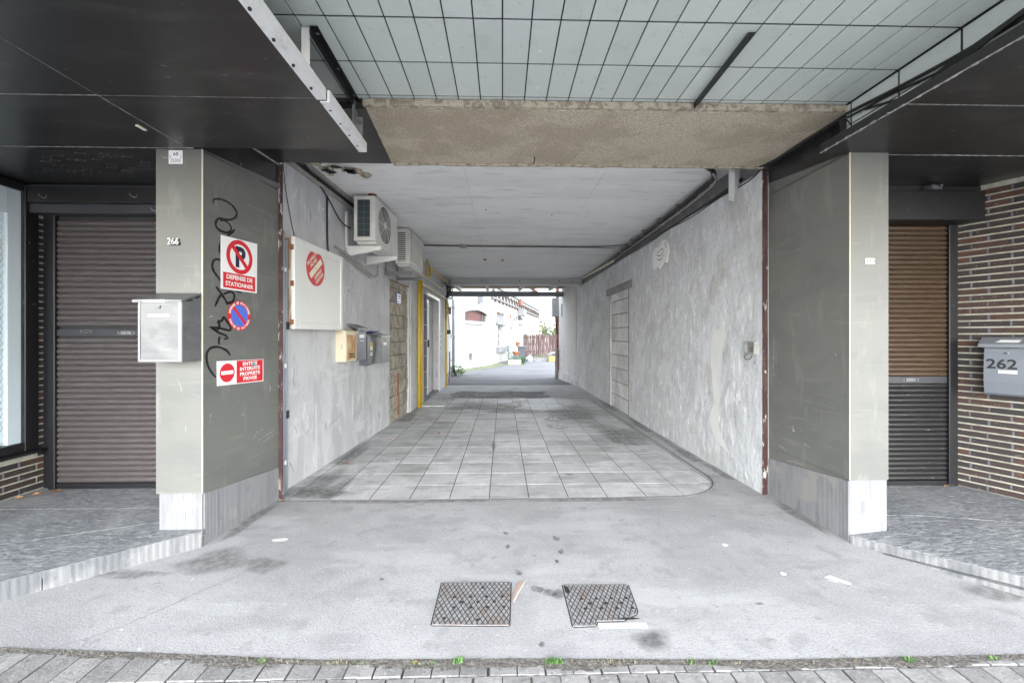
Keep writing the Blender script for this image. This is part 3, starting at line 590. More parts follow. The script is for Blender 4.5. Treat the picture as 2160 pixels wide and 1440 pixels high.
# canopies
def canopy(label, x0, x1, seams_y, seams_x, yf, recess, xr):
    t = thing('canopy', label, 'canopy', ((x0 + x1) / 2, 1.7, 2.4))
    mb = MB(); mb.box(x0, x1, -.9, yf, 2.372, 2.415); mb.box(min(x0, xr[2]), min(x0, xr[2]) + 4.2, -.9, yf, 2.42, 2.86) if xr[2] < 0 else mb.box(2.105, x1, -.9, yf, 2.42, 2.86)  # canopy stretched past the camera, unseen, to even out the driveway light
    if recess: mb.box(xr[0], xr[1], yf, 3.2, 2.376, 2.86)
    mb.build('canopy_box', 'grout', t)
    ysq = [-.9] + seams_y + [yf]; xsq = [x0] + seams_x + [x1]
    for i in range(len(xsq) - 1):
        for j in range(len(ysq) - 1):
            g = .002
            m_ = MB(Frame((0, 0, 2.372), (1, 0, 0), (0, -1, 0)))
            m_.cbox(xsq[i] + g, xsq[i + 1] - g, -ysq[j + 1] + g, -ysq[j] - g, -.01, .012 + .002 * ((i + j) % 2), .002)
            m_.build('canopy_panel', 'black_metal', t)
    m_ = MB()
    for yy in seams_y: m_.box(x0, x1 - .04 * (x1 < 0), yy - .0025, yy + .0025, 2.3605, 2.365)
    for xx in seams_x: m_.box(xx - .0025, xx + .0025, -.9, yf, 2.3605, 2.365)
    m_.build('seam', 'seam', t)
    if recess:
        m_ = MB(); m_.box(xr[0], xr[1], yf + .004, 3.19, 2.366, 2.3758); m_.build('recess_panel', 'black_metal', t)
        MB().box(xr[0], xr[1], yf - .003, yf + .003, 2.3575, 2.366).build('seam', 'seam', t)
    return t
cl = canopy('black canopy with a white drilled edge strip over the silver letterbox pillar', -6, -.835, [1.885], [-1.87], 2.40, True, (-6, -1.83, -5.9))
mb = MB(); mb.box(-.835, -.825, -.9, 1.882, 2.352, 2.405); mb.box(-.868, -.835, -.9, 1.882, 2.3515, 2.356); mb.build('edge_strip', 'white_trim', cl)
mb = MB(); mb.box(-.823, -.811, 1.888, 2.40, 2.346, 2.40); mb.box(-.856, -.823, 1.888, 2.40, 2.3455, 2.350); mb.build('edge_strip', 'white_trim', cl)
f_ = Frame((0, 0, 2.352), (1, 0, 0), (0, -1, 0))
for (x, y) in [(-.85, 1.50), (-.85, 1.64), (-.85, 1.79), (-.838, 1.96), (-.838, 2.08), (-.838, 2.20), (-.838, 2.32), (-.85, 1.36)]:
    MB(f_).disc(x, -y, .006, .0, .008, 8).build('screw_hole', 'dark', cl)
mb = MB(); mb.box(-1.93, -1.915, 2.14, 2.19, 2.352, 2.358); mb.build('label_tag', 'cream_print', cl)
m_ = MB(Frame((0, 0, 2.355), (1, 0, 0), (0, -1, 0)))
random.seed(5)
for _ in range(34):
    x, y = random.uniform(-3.2, -2.2), -random.uniform(2.5, 2.85); a = random.uniform(-.2, .5)
    ribbon(m_, [(x, y), (x + .03 * math.cos(a), y + .02), (x + .05 * math.cos(a), y - .004), (x + .07 * math.cos(a), y + .012)], .004, -.0098, .3, 3)
m_.build('scratch_writing', 'seam', cl)
cr_ = canopy('black canopy without edge strip above the letterbox numbered 262', 1.94, 6, [1.865], [2.62], 2.385, True, (2.12, 6, 1))
mb = MB(); mb.box(1.936, 1.939, -.9, 2.385, 2.360, 2.366)
for k in range(16): y = 1.2 + k * .075; mb.box(1.934, 1.9395, y, y + random.uniform(.01, .05), 2.358, 2.360 + random.uniform(.004, .010))
mb.build('ragged_edge', 'seam', cr_)

# ------------------------------------------------------------------ pillars
FPL = Frame((0, 2.42, 0), (1, 0, 0))      # normal points to the street
pl = thing('left_pillar', 'khaki metal pillar carrying prohibition signs and black graffiti', 'pillar', (-1.9, 2.5, 0))
mb = MB(); mb.prism([(-2.062, 2.42), (-1.79, 2.42), (-1.715, 3.09), (-1.90, 3.12), (-2.062, 3.12)], .31, 2.362)
f2 = MB(FL); f2.prism([(0.002, 2.345), (LCH, 2.37), (LCH, 2.415), (0.002, 2.36)], -.02, 0); mb.v += f2.v; mb.f += [tuple(i + len(mb.v) - len(f2.v) for i in q) for q in f2.f]
# lower edge of the return falls towards the passage: fill
f3 = MB(FL); f3.prism([(0.001, .309), (LCH, .245), (LCH, .312), (0.001, .312)], -.03, 0); k0 = len(mb.v); mb.v += f3.v; mb.f += [tuple(i + k0 for i in q) for q in f3.f]
mb.build('cladding', 'khaki', pl)
mb = MB(); mb.tube([(-1.7905, 2.4195, .312), (-1.7905, 2.4195, 2.36)], .0045, 6); mb.build('corner_edge', 'khaki_edge', pl)
mb = MB(); mb.box(-2.045, -1.795, 2.424, 2.6, .085, .309); mb.build('plinth', 'stone_x', pl)
mb = MB(FL); mb.prism([(.012, -.02), (LCH, -.02), (LCH, .243), (.05, .303), (.012, .307)], -.04, .003); mb.build('plinth', 'stone_y', pl)
GR=[[(0.081,2.062),(0.075,2.082),(0.095,2.098),(0.145,2.11),(0.203,2.106),(0.245,2.087),(0.263,2.059),(0.245,2.025),(0.203,2.0),(0.156,1.99),(0.117,1.983),(0.095,1.954),(0.1,1.924),(0.134,1.91),(0.179,1.911),(0.209,1.93),(0.215,1.955),(0.191,1.976),(0.156,1.982),(0.128,1.972)],[(0.245,1.949),(0.221,1.923),(0.185,1.893)],[(0.136,1.847),(0.122,1.803),(0.125,1.767)],[(0.134,1.723),(0.106,1.727),(0.079,1.713),(0.068,1.675),(0.084,1.642),(0.117,1.611),(0.139,1.587)],[(0.095,1.554),(0.122,1.53),(0.168,1.479),(0.185,1.448)],[(0.145,1.519),(0.122,1.494),(0.1,1.455),(0.09,1.432)],[(0.156,1.515),(0.203,1.534),(0.233,1.528),(0.241,1.5),(0.221,1.47),(0.179,1.462),(0.168,1.475)],[(0.251,1.549),(0.301,1.542)],[(0.047,1.301),(0.09,1.302),(0.145,1.294),(0.203,1.286),(0.209,1.309),(0.185,1.337),(0.156,1.368),(0.139,1.344),(0.111,1.339),(0.122,1.316),(0.1,1.284),(0.068,1.297),(0.111,1.271),(0.168,1.253),(0.185,1.234),(0.156,1.23)],[(0.122,1.244),(0.117,1.216),(0.12,1.194)],[(0.205,1.121),(0.185,1.15),(0.134,1.175),(0.084,1.181),(0.047,1.169),(0.026,1.135),(0.032,1.082),(0.058,1.031),(0.095,0.992)]]
mb = MB(FL)
for i, s_ in enumerate(GR): ribbon(mb, s_, .017, .0012 + .0001 * i, .45)
mb.build('graffiti', 'ink', pl)
mb = MB(FL); random.seed(9)
for (x0, y0, x1, y1, w) in [(.40, .53, .52, .58, .004), (.45, .50, .63, .54, .004), (.5, .48, .62, .50, .003), (.43, .56, .5, .60, .003), (.58, .84, .585, .88, .008), (.05, .72, .06, .78, .008), (.03, 1.36, .09, 1.37, .005), (.06, .71, .08, .73, .004), (.3, .72, .33, .71, .004)]:
    ribbon(mb, [(x0, y0), ((x0 + x1) / 2, (y0 + y1) / 2 + .004), (x1, y1)], w, .001, .3)
mb.build('scratch', 'seam', pl)
mb = MB(FPL)
for (x0, y0, x1, y1, w) in [(-1.93, .98, -1.91, .92, .003), (-1.85, .90, -1.81, .885, .003), (-1.885, .72, -1.89, .68, .002), (-2.02, 2.31, -1.93, 2.29, .005)]:
    ribbon(mb, [(x0, y0), ((x0 + x1) / 2, (y0 + y1) / 2 + .004), (x1, y1)], w, .001, .3)
mb.build('scratch', 'seam', pl)
text('266', FPL, -1.985, 1.79, .064, .040, .009, 'white_trim', pl, 'house_number', .0, .006)
text('266', FPL, -1.980, 1.786, .064, .040, .002, 'dark', pl, 'number_dark_copy', .01, .004)  # dark copy of the digits, shifted right and down behind them
mb = MB(FPL); mb.box(-1.985, -1.918, 1.797, 1.803, .001, .006); mb.build('number_rail', 'dark', pl)

pr_ = thing('right_pillar', 'plain khaki pillar with a beige front and pale plinth', 'pillar', (2.2, 2.5, 0))
FPR = Frame((0, 2.36, 0), (1, 0, 0))
mb = MB(); mb.prism([(2.10, 2.36), (2.34, 2.36), (2.34, 3.1), (2.10, 3.09)], .377, 2.36)
f3 = MB(FR); f3.prism([(0.001, .287), (.729, .374), (.729, .379), (0.001, .379)], -.03, 0); k0 = len(mb.v); mb.v += f3.v; mb.f += [tuple(i + k0 for i in q) for q in f3.f]
f3 = MB(FR); f3.prism([(0.001, 2.355), (.729, 2.355), (.729, 2.362), (0.001, 2.45)], -.03, 0); k0 = len(mb.v); mb.v += f3.v; mb.f += [tuple(i + k0 for i in q) for q in f3.f]
mb.build('cladding', 'khaki', pr_)
mb = MB(); mb.tube([(2.1005, 2.3595, .379), (2.1005, 2.3595, 2.358)], .004, 6); mb.build('corner_edge', 'khaki_edge', pr_)
mb = MB(); mb.box(2.106, 2.333, 2.364, 2.6, .03, .375); mb.build('plinth', 'stone_x', pr_)
mb = MB(FR); mb.prism([(0, -.02), (.655, -.02), (.655, .363), (0, .286)], -.04, .003); mb.build('plinth', 'stone_y', pr_)
mb = MB(FR); mb.prism([(.662, -.02), (.724, -.02), (.724, .371), (.662, .364)], -.04, .003); mb.build('plinth', 'stone_y', pr_)
mb = MB(FPR); mb.box(2.195, 2.252, 1.684, 1.718, 0, .004); mb.build('number_mount', 'cream_print', pr_)
for x in (2.203, 2.225, 2.245): MB(FPR).disc(x, 1.701, .005, .004, .007, 8).build('screw', 'steel', pr_)
mb = MB(FR); random.seed(11)
for (x0, y0, x1, y1, w) in [(.62, 1.14, .64, 1.12, .008), (.2, .33, .36, .35, .004), (.36, .50, .46, .47, .004), (.1, .42, .2, .40, .004), (.05, .95, .1, .93, .003), (.06, 1.25, .05, 1.0, .006), (.08, 1.26, .085, .98, .004), (.25, .60, .27, .56, .02), (.3, 2.05, .31, 2.03, .004), (.12, 1.8, .14, 1.79, .003)]:
    ribbon(mb, [(x0, y0), ((x0 + x1) / 2, (y0 + y1) / 2 + .004), (x1, y1)], w, .001, .3)
mb.build('scratch', 'seam', pr_)

# red steel jambs
for (x0, x1, lab, f) in ((-1.714, -1.684, 'chipped dark red steel jamb beside the grey pipes', 'l'), (2.050, 2.090, 'chipped dark red steel jamb beside the plain pillar', 'r')):
    t = thing('steel_jamb', lab, 'door jamb', ((x0 + x1) / 2, 3.1, 0), 'dark red steel jambs at the passage mouth')
    mb = MB(); mb.box(x0, x1, 3.088, 3.096, 0, 2.56)
    if f == 'l': mb.box(x0, x0 + .008, 3.096, 3.13, 0, 2.56)
    else: mb.box(x1 - .01, x1, 3.096, 3.13, 0, 2.56)
    mb.build('angle', 'red_steel', t)

# ------------------------------------------------------------------ signs on the left pillar
def slab_sign(name, label, quad, thick=.003, m='white', cat='sign'):
    cx = sum(p[0] for p in quad) / 4; cz = sum(p[1] for p in quad) / 4
    t = thing(name, label, cat, tuple(FL(cx, cz, 0)))
    MB(FL).prism(quad, .0022, .0022 + thick).build('plate', m, t); return t
Cc = .0055
t = slab_sign('no_parking_sign', 'white sign with crossed out P above DEFENSE DE STATIONNER', [(.13, 1.547), (.44, 1.549), (.444, 1.899), (.13, 1.884)])
ang = 0.03
MB(FL).prism([(.146, 1.558), (.424, 1.558), (.424, 1.66), (.146, 1.656)], Cc - .0003, Cc).build('red_panel', 'red', t)
MB(FL).ring(.284, 1.773, .084, .113, Cc - .0003, Cc + .0004).build('red_ring', 'red', t)
text('P', FL, .247, 1.703, .088, .14, Cc, 'navy', t, 'letter', .045)
f_ = FL.rot(.284, 1.773, R(-45)); MB(f_).box(-.094, .094, -.014, .014, Cc + .0005, Cc + .001).build('red_bar', 'red', t)
text('DEFENSE DE', FL, .172, 1.6165, .226, .030, Cc + .0002, 'white', t, 'lettering', .03)
text('STATIONNER', FL, .164, 1.572, .242, .030, Cc + .0002, 'white', t, 'lettering', .03)
t = thing('round_sticker', 'round blue and red no stopping sticker between two signs', 'sticker', tuple(FL(.283, 1.383, 0)))
MB(FL).disc(.283, 1.383, .098, .002, .004, 40).build('red_disc', 'red', t)
MB(FL).disc(.283, 1.383, .072, .0035, .0046, 40).build('blue_disc', 'blue', t)
MB(FL.rot(.283, 1.383, R(-45))).box(-.076, .076, -.010, .010, .004, .0052).build('red_bar', 'red', t)
def arc_text(s, fr, cx, cz, r, a0, a1, h, c, m, parent, inward=False):
    n = len(s)
    for i, ch in enumerate(s):
        if ch == ' ': continue
        an = a0 + (a1 - a0) * i / (n - 1)
        f = fr.rot(cx + r * math.cos(an), cz + r * math.sin(an), an - math.pi / 2 + (math.pi if inward else 0))
        text(ch, f, -h * (.12 if ch == 'I' else .36), -h / 2, h * (.24 if ch == 'I' else .72), h, c, m, parent, 'letter', .03)
arc_text('DEFENSE DE STATIONNER', FL, .283, 1.383, .085, R(168), R(12), .016, .0045, 'white', t)
arc_text('SORTIE DE VOITURES', FL, .283, 1.383, .085, R(200), R(340), .016, .0045, 'white', t, True)
t = slab_sign('private_entry_sign', 'sign reading ENTREE INTERDITE PROPRIETE PRIVEE with white bar on red disc', [(.101, .937), (.505, .923), (.505, 1.082), (.099, 1.092)])
MB(FL).prism([(.256, .937), (.498, .929), (.498, 1.079), (.256, 1.085)], Cc - .0003, Cc).build('red_panel', 'red', t)
MB(FL).disc(.179, 1.013, .060, Cc - .0003, Cc, 36).build('red_disc', 'red', t)
MB(FL).box(.130, .228, 1.002, 1.026, Cc, Cc + .0004).build('white_bar', 'white', t)
for s_, w, z in (('ENTREE', .135, 1.048), ('INTERDITE', .185, 1.014), ('PROPRIETE', .185, .980), ('PRIVEE', .125, .947)):
    text(s_, FL, .377 - w / 2, z, w, .025, Cc + .0002, 'white', t, 'lettering', .03)
MB(FL).box(.395, .418, 1.035, 1.066, Cc + .0003, Cc + .0006).build('scrape', 'teal', t)
t = thing('number_plate', 'small white plate reading 65 and 25303 at the pillar top', 'plate', tuple(FPL(-1.94, 2.315, 0)))
MB(FPL).box(-1.985, -1.904, 2.272, 2.352, .001, .004).build('plate', 'white', t)
text('65', FPL, -1.958, 2.321, .029, .020, .0042, 'navy', t, 'lettering', .02)
text('25303', FPL, -1.973, 2.281, .056, .020, .0042, 'navy', t, 'lettering', .0)
mb = MB(FPL); mb.box(-1.976, -1.974, 2.303, 2.323, .004, .0044); mb.box(-1.915, -1.913, 2.303, 2.323, .004, .0044); mb.build('mark', 'navy', t)

# stainless letterbox on the left pillar
t = thing('letterbox', 'stainless steel letterbox mounted on the pillar numbered 266', 'letterbox', tuple(FPL(-1.92, 1.27, 0)))
mb = MB(FPL); mb.cbox(-2.04, -1.80, 1.104, 1.448, .002, .138, .003); mb.build('body', 'steel', t)
mb = MB(FPL); mb.add([(-2.045, 1.505, .0), (-1.795, 1.505, .0), (-1.795, 1.452, .15), (-2.065, 1.452, .15), (-2.045, 1.495, .0), (-1.795, 1.495, .0), (-1.795, 1.437, .15), (-2.065, 1.437, .15)],
    [(0, 3, 2, 1), (3, 7, 6, 2), (4, 5, 6, 7), (2, 6, 5, 1), (0, 4, 7, 3), (0, 1, 5, 4)]); mb.build('lid', 'steel', t)
mb = MB(FPL); mb.prism([(-2.04, 1.447), (-1.80, 1.447), (-1.80, 1.47), (-2.04, 1.47)], .002, .06); mb.build('lid_support', 'steel', t)
mb = MB(FPL); mb.sheet(20, 24, lambda i, j: (-2.028 + .208 * i, 1.118 + .318 * j, .1395 + .0022 * math.exp(-((i - .5) / .3) ** 2 - ((j - .13) / .13) ** 2) - .001 * math.sin(j * 5))); dr = mb.build('door', 'steel', t, smooth=True)
mb = MB(FPL)
for (a0, a1, b0, b1) in ((-2.04, -2.029, 1.104, 1.446), (-1.819, -1.80, 1.104, 1.446), (-2.029, -1.819, 1.104, 1.117)): mb.box(a0, a1, b0, b1, .138, .142)
mb.build('frame', 'steel_edge', t)
mb = MB(FPL); mb.lathe(-1.926, 1.412, [(.010, .138), (.010, .146), (.007, .148)], 14); mb.build('lock', 'steel_edge', t)
MB(FPL).box(-1.929, -1.922, 1.4105, 1.4135, .148, .1485).build('keyhole', 'dark', t)
MB(FPL).box(-1.985, -1.870, 1.355, 1.370, .1405, .1418).build('name_label', 'white', t)
MB(FPL).box(-2.005, -1.885, 1.439, 1.4515, .1502, .1515).build('lid_label', 'white', t)
MB(FPL).box(-1.965, -1.89, 1.360, 1.364, .1418, .1421).build('print_line', 'grey_print', t)

# ------------------------------------------------------------------ steps
def poly_slab(name, parent, polys, zt, zb, m, gap=0.0):
    for p in polys:
        mb = MB(); n = len(p)
        mb.add([(x, y, zt(x, y)) for x, y in p] + [(x, y, zb(x, y)) for x, y in p], [tuple(range(n)), tuple(range(2 * n - 1, n - 1, -1))] + [(n + i, n + (i + 1) % n, (i + 1) % n, i) for i in range(n)])
        mb.build(name, m, parent)
sl = thing('left_step', 'blue grey stone step before the grey shutter by the window', 'step', (-2.6, 2.3, 0))
E0, E1 = (-1.78, 2.405), (-3.75, .80)
def Lx(x): return E0[1] + (x - E0[0]) * (E1[1] - E0[1]) / (E1[0] - E0[0])
zt = lambda x, y: .094
mb = MB(); mb.prism([(-1.80, 2.415), (-3.75, Lx(-3.75) + .012), (-3.75, 3.3), (-1.80, 3.3)], -.02, .0915); mb.build('bed', 'mortar', sl)
g = .003
poly_slab('step_slab', sl, [[(-3.52, 2.735), (-1.80, 2.735), (-1.80, 3.2), (-3.52, 3.2)],
    [(-3.70, 1.92), (-1.80, 2.66), (-1.80, 2.729), (-3.70, 2.729)],
    [(-3.74, Lx(-3.74)), (-1.78, 2.405), (-1.80, 2.654), (-3.74, 1.898)]], zt, lambda x, y: .06, 'bluestone')
f_ = Frame((E0[0], E0[1] - .003, 0), (E1[0] - E0[0], E1[1] - E0[1], 0))
if f_.n.y > 0: f_ = Frame((E1[0], E1[1] - .003, 0), (E0[0] - E1[0], E0[1] - E1[1], 0))
LL = math.hypot(E1[0] - E0[0], E1[1] - E0[1])
mb = MB(f_)
for k in range(4): mb.box(LL - .62 * (k + 1) + .002, LL - .62 * k - .002, -.02, .0925, -.03, .0)
mb.build('riser', 'riser', sl)

sr = thing('right_step', 'double blue grey stone step before the brown shutter', 'step', (2.9, 2.3, 0))
A0, A1 = (2.10, 2.35), (3.75, .48)
ztr = lambda x, y: .046 + .054 * max(0, min(1, (x - 2.1) / .55))
def Rx(x): return A0[1] + (x - A0[0]) * (A1[1] - A0[1]) / (A1[0] - A0[0])
poly_slab('step_slab', sr, [[(2.345, 2.56), (2.64, 2.50), (3.9, 2.24), (3.9, 3.2), (2.345, 3.2)], [(2.345, 2.36), (2.345, 2.553), (2.64, 2.493), (2.64, 1.85), (2.42, 1.98)],
    [(2.64, 1.85), (2.64, 2.493), (3.9, 2.232), (3.75, .60)], [(2.10, 2.357), (2.345, 2.36), (2.42, 1.98), (2.30, 2.125)], [(2.42, 1.98), (2.64, 1.85), (3.75, .60), (3.75, .48), (2.65, Rx(2.65))]], ztr, lambda x, y: ztr(x, y) - .048, 'bluestone')
f_ = Frame((A0[0], A0[1] - .003, 0), (A1[0] - A0[0], A1[1] - A0[1], 0)); LL = math.hypot(A1[0] - A0[0], A1[1] - A0[1])
mb = MB(f_)
for k in range(24):
    a0, a1 = k * .08, (k + 1) * .08
    z0, z1 = ztr(A0[0] + a0 * .66, 0), ztr(A0[0] + a1 * .66, 0)
    mb.add([(a0, z0 - .052, .004), (a1, z1 - .052, .004), (a1, z1 - .002, .004), (a0, z0 - .002, .004)], [(0, 1, 2, 3)])
mb.build('riser', 'riser', sr)
mb = MB(f_)
for k in range(24):
    a0, a1 = k * .08 + .05, (k + 1) * .08 + .05
    z0, z1 = ztr(A0[0] + a0 * .66, 0) - .055, ztr(A0[0] + a1 * .66, 0) - .055
    o0, o1 = min(.035, .01 + a0 * .05), min(.035, .01 + a1 * .05)
    mb.add([(a0, -.02, o0), (a1, -.02, o1), (a1, z1, o1), (a0, z0, o0), (a1, z1, -.02), (a0, z0, -.02)], [(0, 1, 2, 3), (3, 2, 4, 5)])
mb.build('lower_step', 'riser', sr)

# ------------------------------------------------------------------ roller shutter doors
def slat_mesh(w, pitch, m, name):
    mb = MB(); pr2 = []
    for k in range(7): t = k / 6; pr2.append((pitch * .92 * (t - .5), .011 * math.sin(math.pi * t) ** .7))
    pr2 += [(pitch * .5, -.004), (-pitch * .5, -.004)]
    n = len(pr2); vs = [(-w / 2, b, c) for b, c in pr2] + [(w / 2, b, c) for b, c in pr2]
    return mb.add(vs, [tuple(range(n)), tuple(range(2 * n - 1, n - 1, -1))] + [(n + i, n + (i + 1) % n, (i + 1) % n, i) for i in range(n)]).mesh(name, m)
FDL = Frame((0, 3.10, 0), (1, 0, 0))
dl = thing('roller_shutter', 'brown grey roller shutter behind the stainless letterbox', 'shutter door', (-2.7, 3.1, .094))
MB(FDL).box(-3.375, -1.95, .094, 2.17, -.05, -.006).build('backing', 'dark', dl)
pitch = .0424; w = 1.40; me = slat_mesh(w, pitch, 'slat_l', 'slat')
z = .135 + pitch / 2
while z + pitch / 2 < 2.165:
    if not (1.25 - pitch * .5 < z < 1.297 + pitch * .3): piece(me, 'slat', dl, FDL.mtx(-2.665, z, random.uniform(-.001, .001)))
    z += pitch
MB(FDL).box(-3.37, -1.96, 1.2485, 1.298, -.003, .010).build('lock_bar', 'hood_grey', dl)
mb = MB(FDL); mb.ring(-3.145, 1.284, .010, .013, .010, .014, 12); mb.box(-3.19, -3.10, 1.277, 1.293, .010, .016); mb.build('handle', 'steel', dl)
MB(FDL).box(-3.178, -3.112, 1.281, 1.289, .016, .0165).build('handle_slot', 'dark', dl)
mb = MB(FDL); mb.disc(-2.905, 1.272, .0125, .010, .014, 16); mb.disc(-2.80, 1.272, .0125, .010, .014, 16); mb.box(-2.905, -2.80, 1.2595, 1.2845, .010, .014); mb.build('lock_plate', 'steel_edge', dl)
MB(FDL).disc(-2.85, 1.270, .003, .014, .0145, 8, .006).build('keyhole', 'dark', dl)
MB(FDL).box(-3.37, -1.96, .095, .134, -.004, .012).build('bottom_rail', 'dark_frame', dl)
MB(FDL).cbox(-3.415, -3.365, .094, 2.17, -.04, .03, .004).build('side_rail', 'dark_frame', dl)
MB(FDL).box(-3.488, -3.416, .094, 2.17, -.06, -.01).build('jamb', 'dark_frame', dl)
mb = MB(FDL); mb.cbox(-3.50, -1.96, 2.226, 2.362, -.04, .10, .004); mb.build('shutter_box', 'black_metal', dl)
mb = MB(FDL); mb.cbox(-3.49, -1.96, 2.155, 2.2235, -.04, .088, .004); mb.build('shutter_box_band', 'hood_grey', dl)
MB(FDL).box(-3.50, -1.96, 2.346, 2.352, .10, .106).build('box_trim', 'hood_grey', dl)
m_ = MB(FDL)
for (x, z_) in [(-2.75, 2.30), (-2.45, 2.31), (-2.28, 2.29), (-3.4, 2.29), (-2.6, 2.2)]:
    ribbon(m_, [(x, z_), (x + .02, z_ - .025), (x + .05, z_ - .03), (x + .06, z_ - .005)], .004, .1012, .3, 3)
m_.build('scratch', 'seam', dl)

FDR = Frame((0, 3.0, 0), (1, 0, 0))
dr_ = thing('roller_shutter', 'roller shutter with brown upper slats and black lower slats by brick wall', 'shutter door', (3.1, 3.0, .1))
MB(FDR).box(2.25, 3.45, .1, 2.14, -.05, -.006).build('backing', 'dark', dr_)
pitch = .0375; w = 1.12
me = slat_mesh(w, pitch, 'slat_b', 'slat'); me2 = slat_mesh(w, pitch, 'slat_r', 'slat')
z = .135 + pitch / 2
while z < .87: piece(me, 'slat', dr_, FDR.mtx(2.87, z, random.uniform(-.001, .001))); z += pitch
z = .936 + pitch / 2
while z < 2.13: piece(me2, 'slat', dr_, FDR.mtx(2.87, z, random.uniform(-.001, .001))); z += pitch
MB(FDR).box(2.31, 3.43, .886, .935, -.003, .010).build('lock_bar', 'hood_grey', dr_)
mb = MB(FDR); mb.disc(3.09, .912, .011, .010, .013, 16); mb.disc(3.19, .912, .011, .010, .013, 16); mb.box(3.09, 3.19, .901, .923, .010, .013); mb.build('lock_plate', 'steel', dr_)
MB(FDR).disc(3.165, .914, .004, .013, .0135, 8, .004).build('keyhole', 'dark', dr_)
MB(FDR).box(2.31, 3.43, .1, .135, -.004, .012).build('bottom_rail', 'dark_frame', dr_)
MB(FDR).cbox(3.425, 3.493, .095, 2.14, -.04, .03, .004).build('side_rail', 'dark_frame', dr_)
mb = MB(FDR); mb.cbox(2.25, 3.56, 2.10, 2.318, -.04, .15, .005); mb.build('shutter_box', 'dark_frame', dr_)
mb = MB(FDR); mb.box(2.25, 3.56, 2.325, 2.362, -.04, .12); mb.build('box_filler', 'black_metal', dr_)
mb = MB(FDR); mb.box(3.12, 3.22, 2.325, 2.352, .12, .16); mb.disc(3.13, 2.34, .012, .16, .18, 12); mb.disc(3.2, 2.345, .010, .16, .175, 12); mb.build('lamp_fitting', 'steel', dr_)
mb = MB(FDR); mb.box(3.33, 3.42, 2.118, 2.124, .012, .018); mb.build('guide_clip', 'white_trim', dr_)

# ------------------------------------------------------------------ right brick wall
FB = Frame((3.64, 2.70, 0), (-.155, .32, 0))     # a grows towards the shutter
if FB.n.x > 0: FB = Frame((3.495, 3.0, 0), (.155, -.32, 0))
Bo = Frame((3.495, 3.005, 0), (.155, -.32, 0))   # origin at the shutter, a towards the street, normal to the gateway side
if Bo.n.x > 0: Bo.n = -Bo.n
bw = thing('brick_wall', 'dark brown brick wall with pale joints behind the letterbox 262', 'wall', (3.6, 2.7, .1))
def bmesh_brick(w, h, d, m):  # brick whose front is at +c of a frame with inverted normal allowed
    return chip(w, h, d, .0025, m, 'brick')
FBn = Frame((3.495 + .155 / .3556 * 1.0, 3.005 - .32 / .3556 * 1.0, 0), (-.155, .32, 0))   # right-handed frame, origin 1 m out, a runs back to the shutter; normal faces the gateway
if FBn.n.x > 0: FBn.n = -FBn.n
mb = MB(FBn); mb.box(-.3, .998, .06, 2.37, -.2, -.006); mb.build('mortar_bed', 'mortar', bw)
perp = MB(FBn)
random.seed(21)
ch = .0486; nb = 0
bmesh_cache = {}
for k in range(46):
    z0 = .104 + k * ch
    if z0 + ch > 2.372: break
    hgt = .0375
    a = .998 - (.075 if k % 2 else .165) - random.uniform(0, .012)
    segs = [(a, .998)]
    while a > .25: segs.append((a - .19 - .011, a - .011)); a -= .201
    for (s0, s1) in segs:
        key = round(s1 - s0, 2)
        if key not in bmesh_cache: bmesh_cache[key] = bmesh_brick(key, hgt, .012, 'brick')
        piece(bmesh_cache[key], 'brick', bw, FBn.mtx((s0 + s1) / 2, z0 + hgt / 2, random.uniform(-.0015, .0015)) @ Matrix.Rotation(random.uniform(-.006, .006), 4, 'Z')); nb += 1
        perp.box(s0 - .013, s0 + .002, z0 - .001, z0 + hgt + .001, -.0058, -.003)
perp.build('perpend_joint', 'perp', bw)
mb = MB(); mb.tube([tuple(FBn(.992, .1, .006)), tuple(FBn(.992, 2.1, .006))], .005, 6); mb.build('mastic_bead', 'seam', bw)

# letterbox 262
t = thing('letterbox', 'grey letterbox with black number 262 on the brick wall', 'letterbox', tuple(FBn(.64, 1.05, 0)))
side = [(0.0, 1.165), (.045, 1.150), (.075, 1.165), (.078, 1.13), (.088, 1.08), (.094, 1.0), (.092, .92), (.078, .84), (.06, .825), (0, .82)]
mb = MB(FBn); a0, a1 = .42, .824; n = len(side)
mb.add([(a0, b, c) for c, b in side] + [(a1, b, c) for c, b in side], [tuple(range(n)), tuple(range(2 * n - 1, n - 1, -1))] + [(i, n + i, n + (i + 1) % n, (i + 1) % n) for i in range(n)])
mb.build('body', 'grey_box', t)
lid = [(0, 1.240), (.03, 1.240), (.115, 1.192), (.115, 1.168), (.108, 1.168), (.108, 1.185), (.03, 1.2), (0, 1.2)]
mb = MB(FBn); a0, a1 = .41, .846; n = len(lid)
mb.add([(a0, b, c) for c, b in lid] + [(a1, b, c) for c, b in lid], [tuple(range(n)), tuple(range(2 * n - 1, n - 1, -1))] + [(i, n + i, n + (i + 1) % n, (i + 1) % n) for i in range(n)])
mb.build('lid', 'grey_box', t)
class Flip:                                     # reads left to right for someone in the gateway
    def __init__(s, f, a): s.f = f; s.a = a
    def __call__(s, a, b, c=0): return s.f(s.a - a, b, c)
FL2 = Flip(FBn, .785)
def curve_c(b):
    for (c0, b0), (c1, b1) in zip(side[2:8], side[3:9]):
        if b1 <= b <= b0: return c0 + (c1 - c0) * (b0 - b) / (b0 - b1 + 1e-9)
    return .094
class Wrap:
    def __call__(s, a, b, c=0): return FBn(.824 - a, b, curve_c(b) + c)
text('262', Wrap(), .012, 1.016, .142, .070, .0015, 'black', t, 'house_number', .02)
mb = MB(Wrap()); mb.sheet(4, 3, lambda i, j: (.07 + .085 * i, .985 + .022 * j, .0012)); mb.build('paper_label', 'white', t)
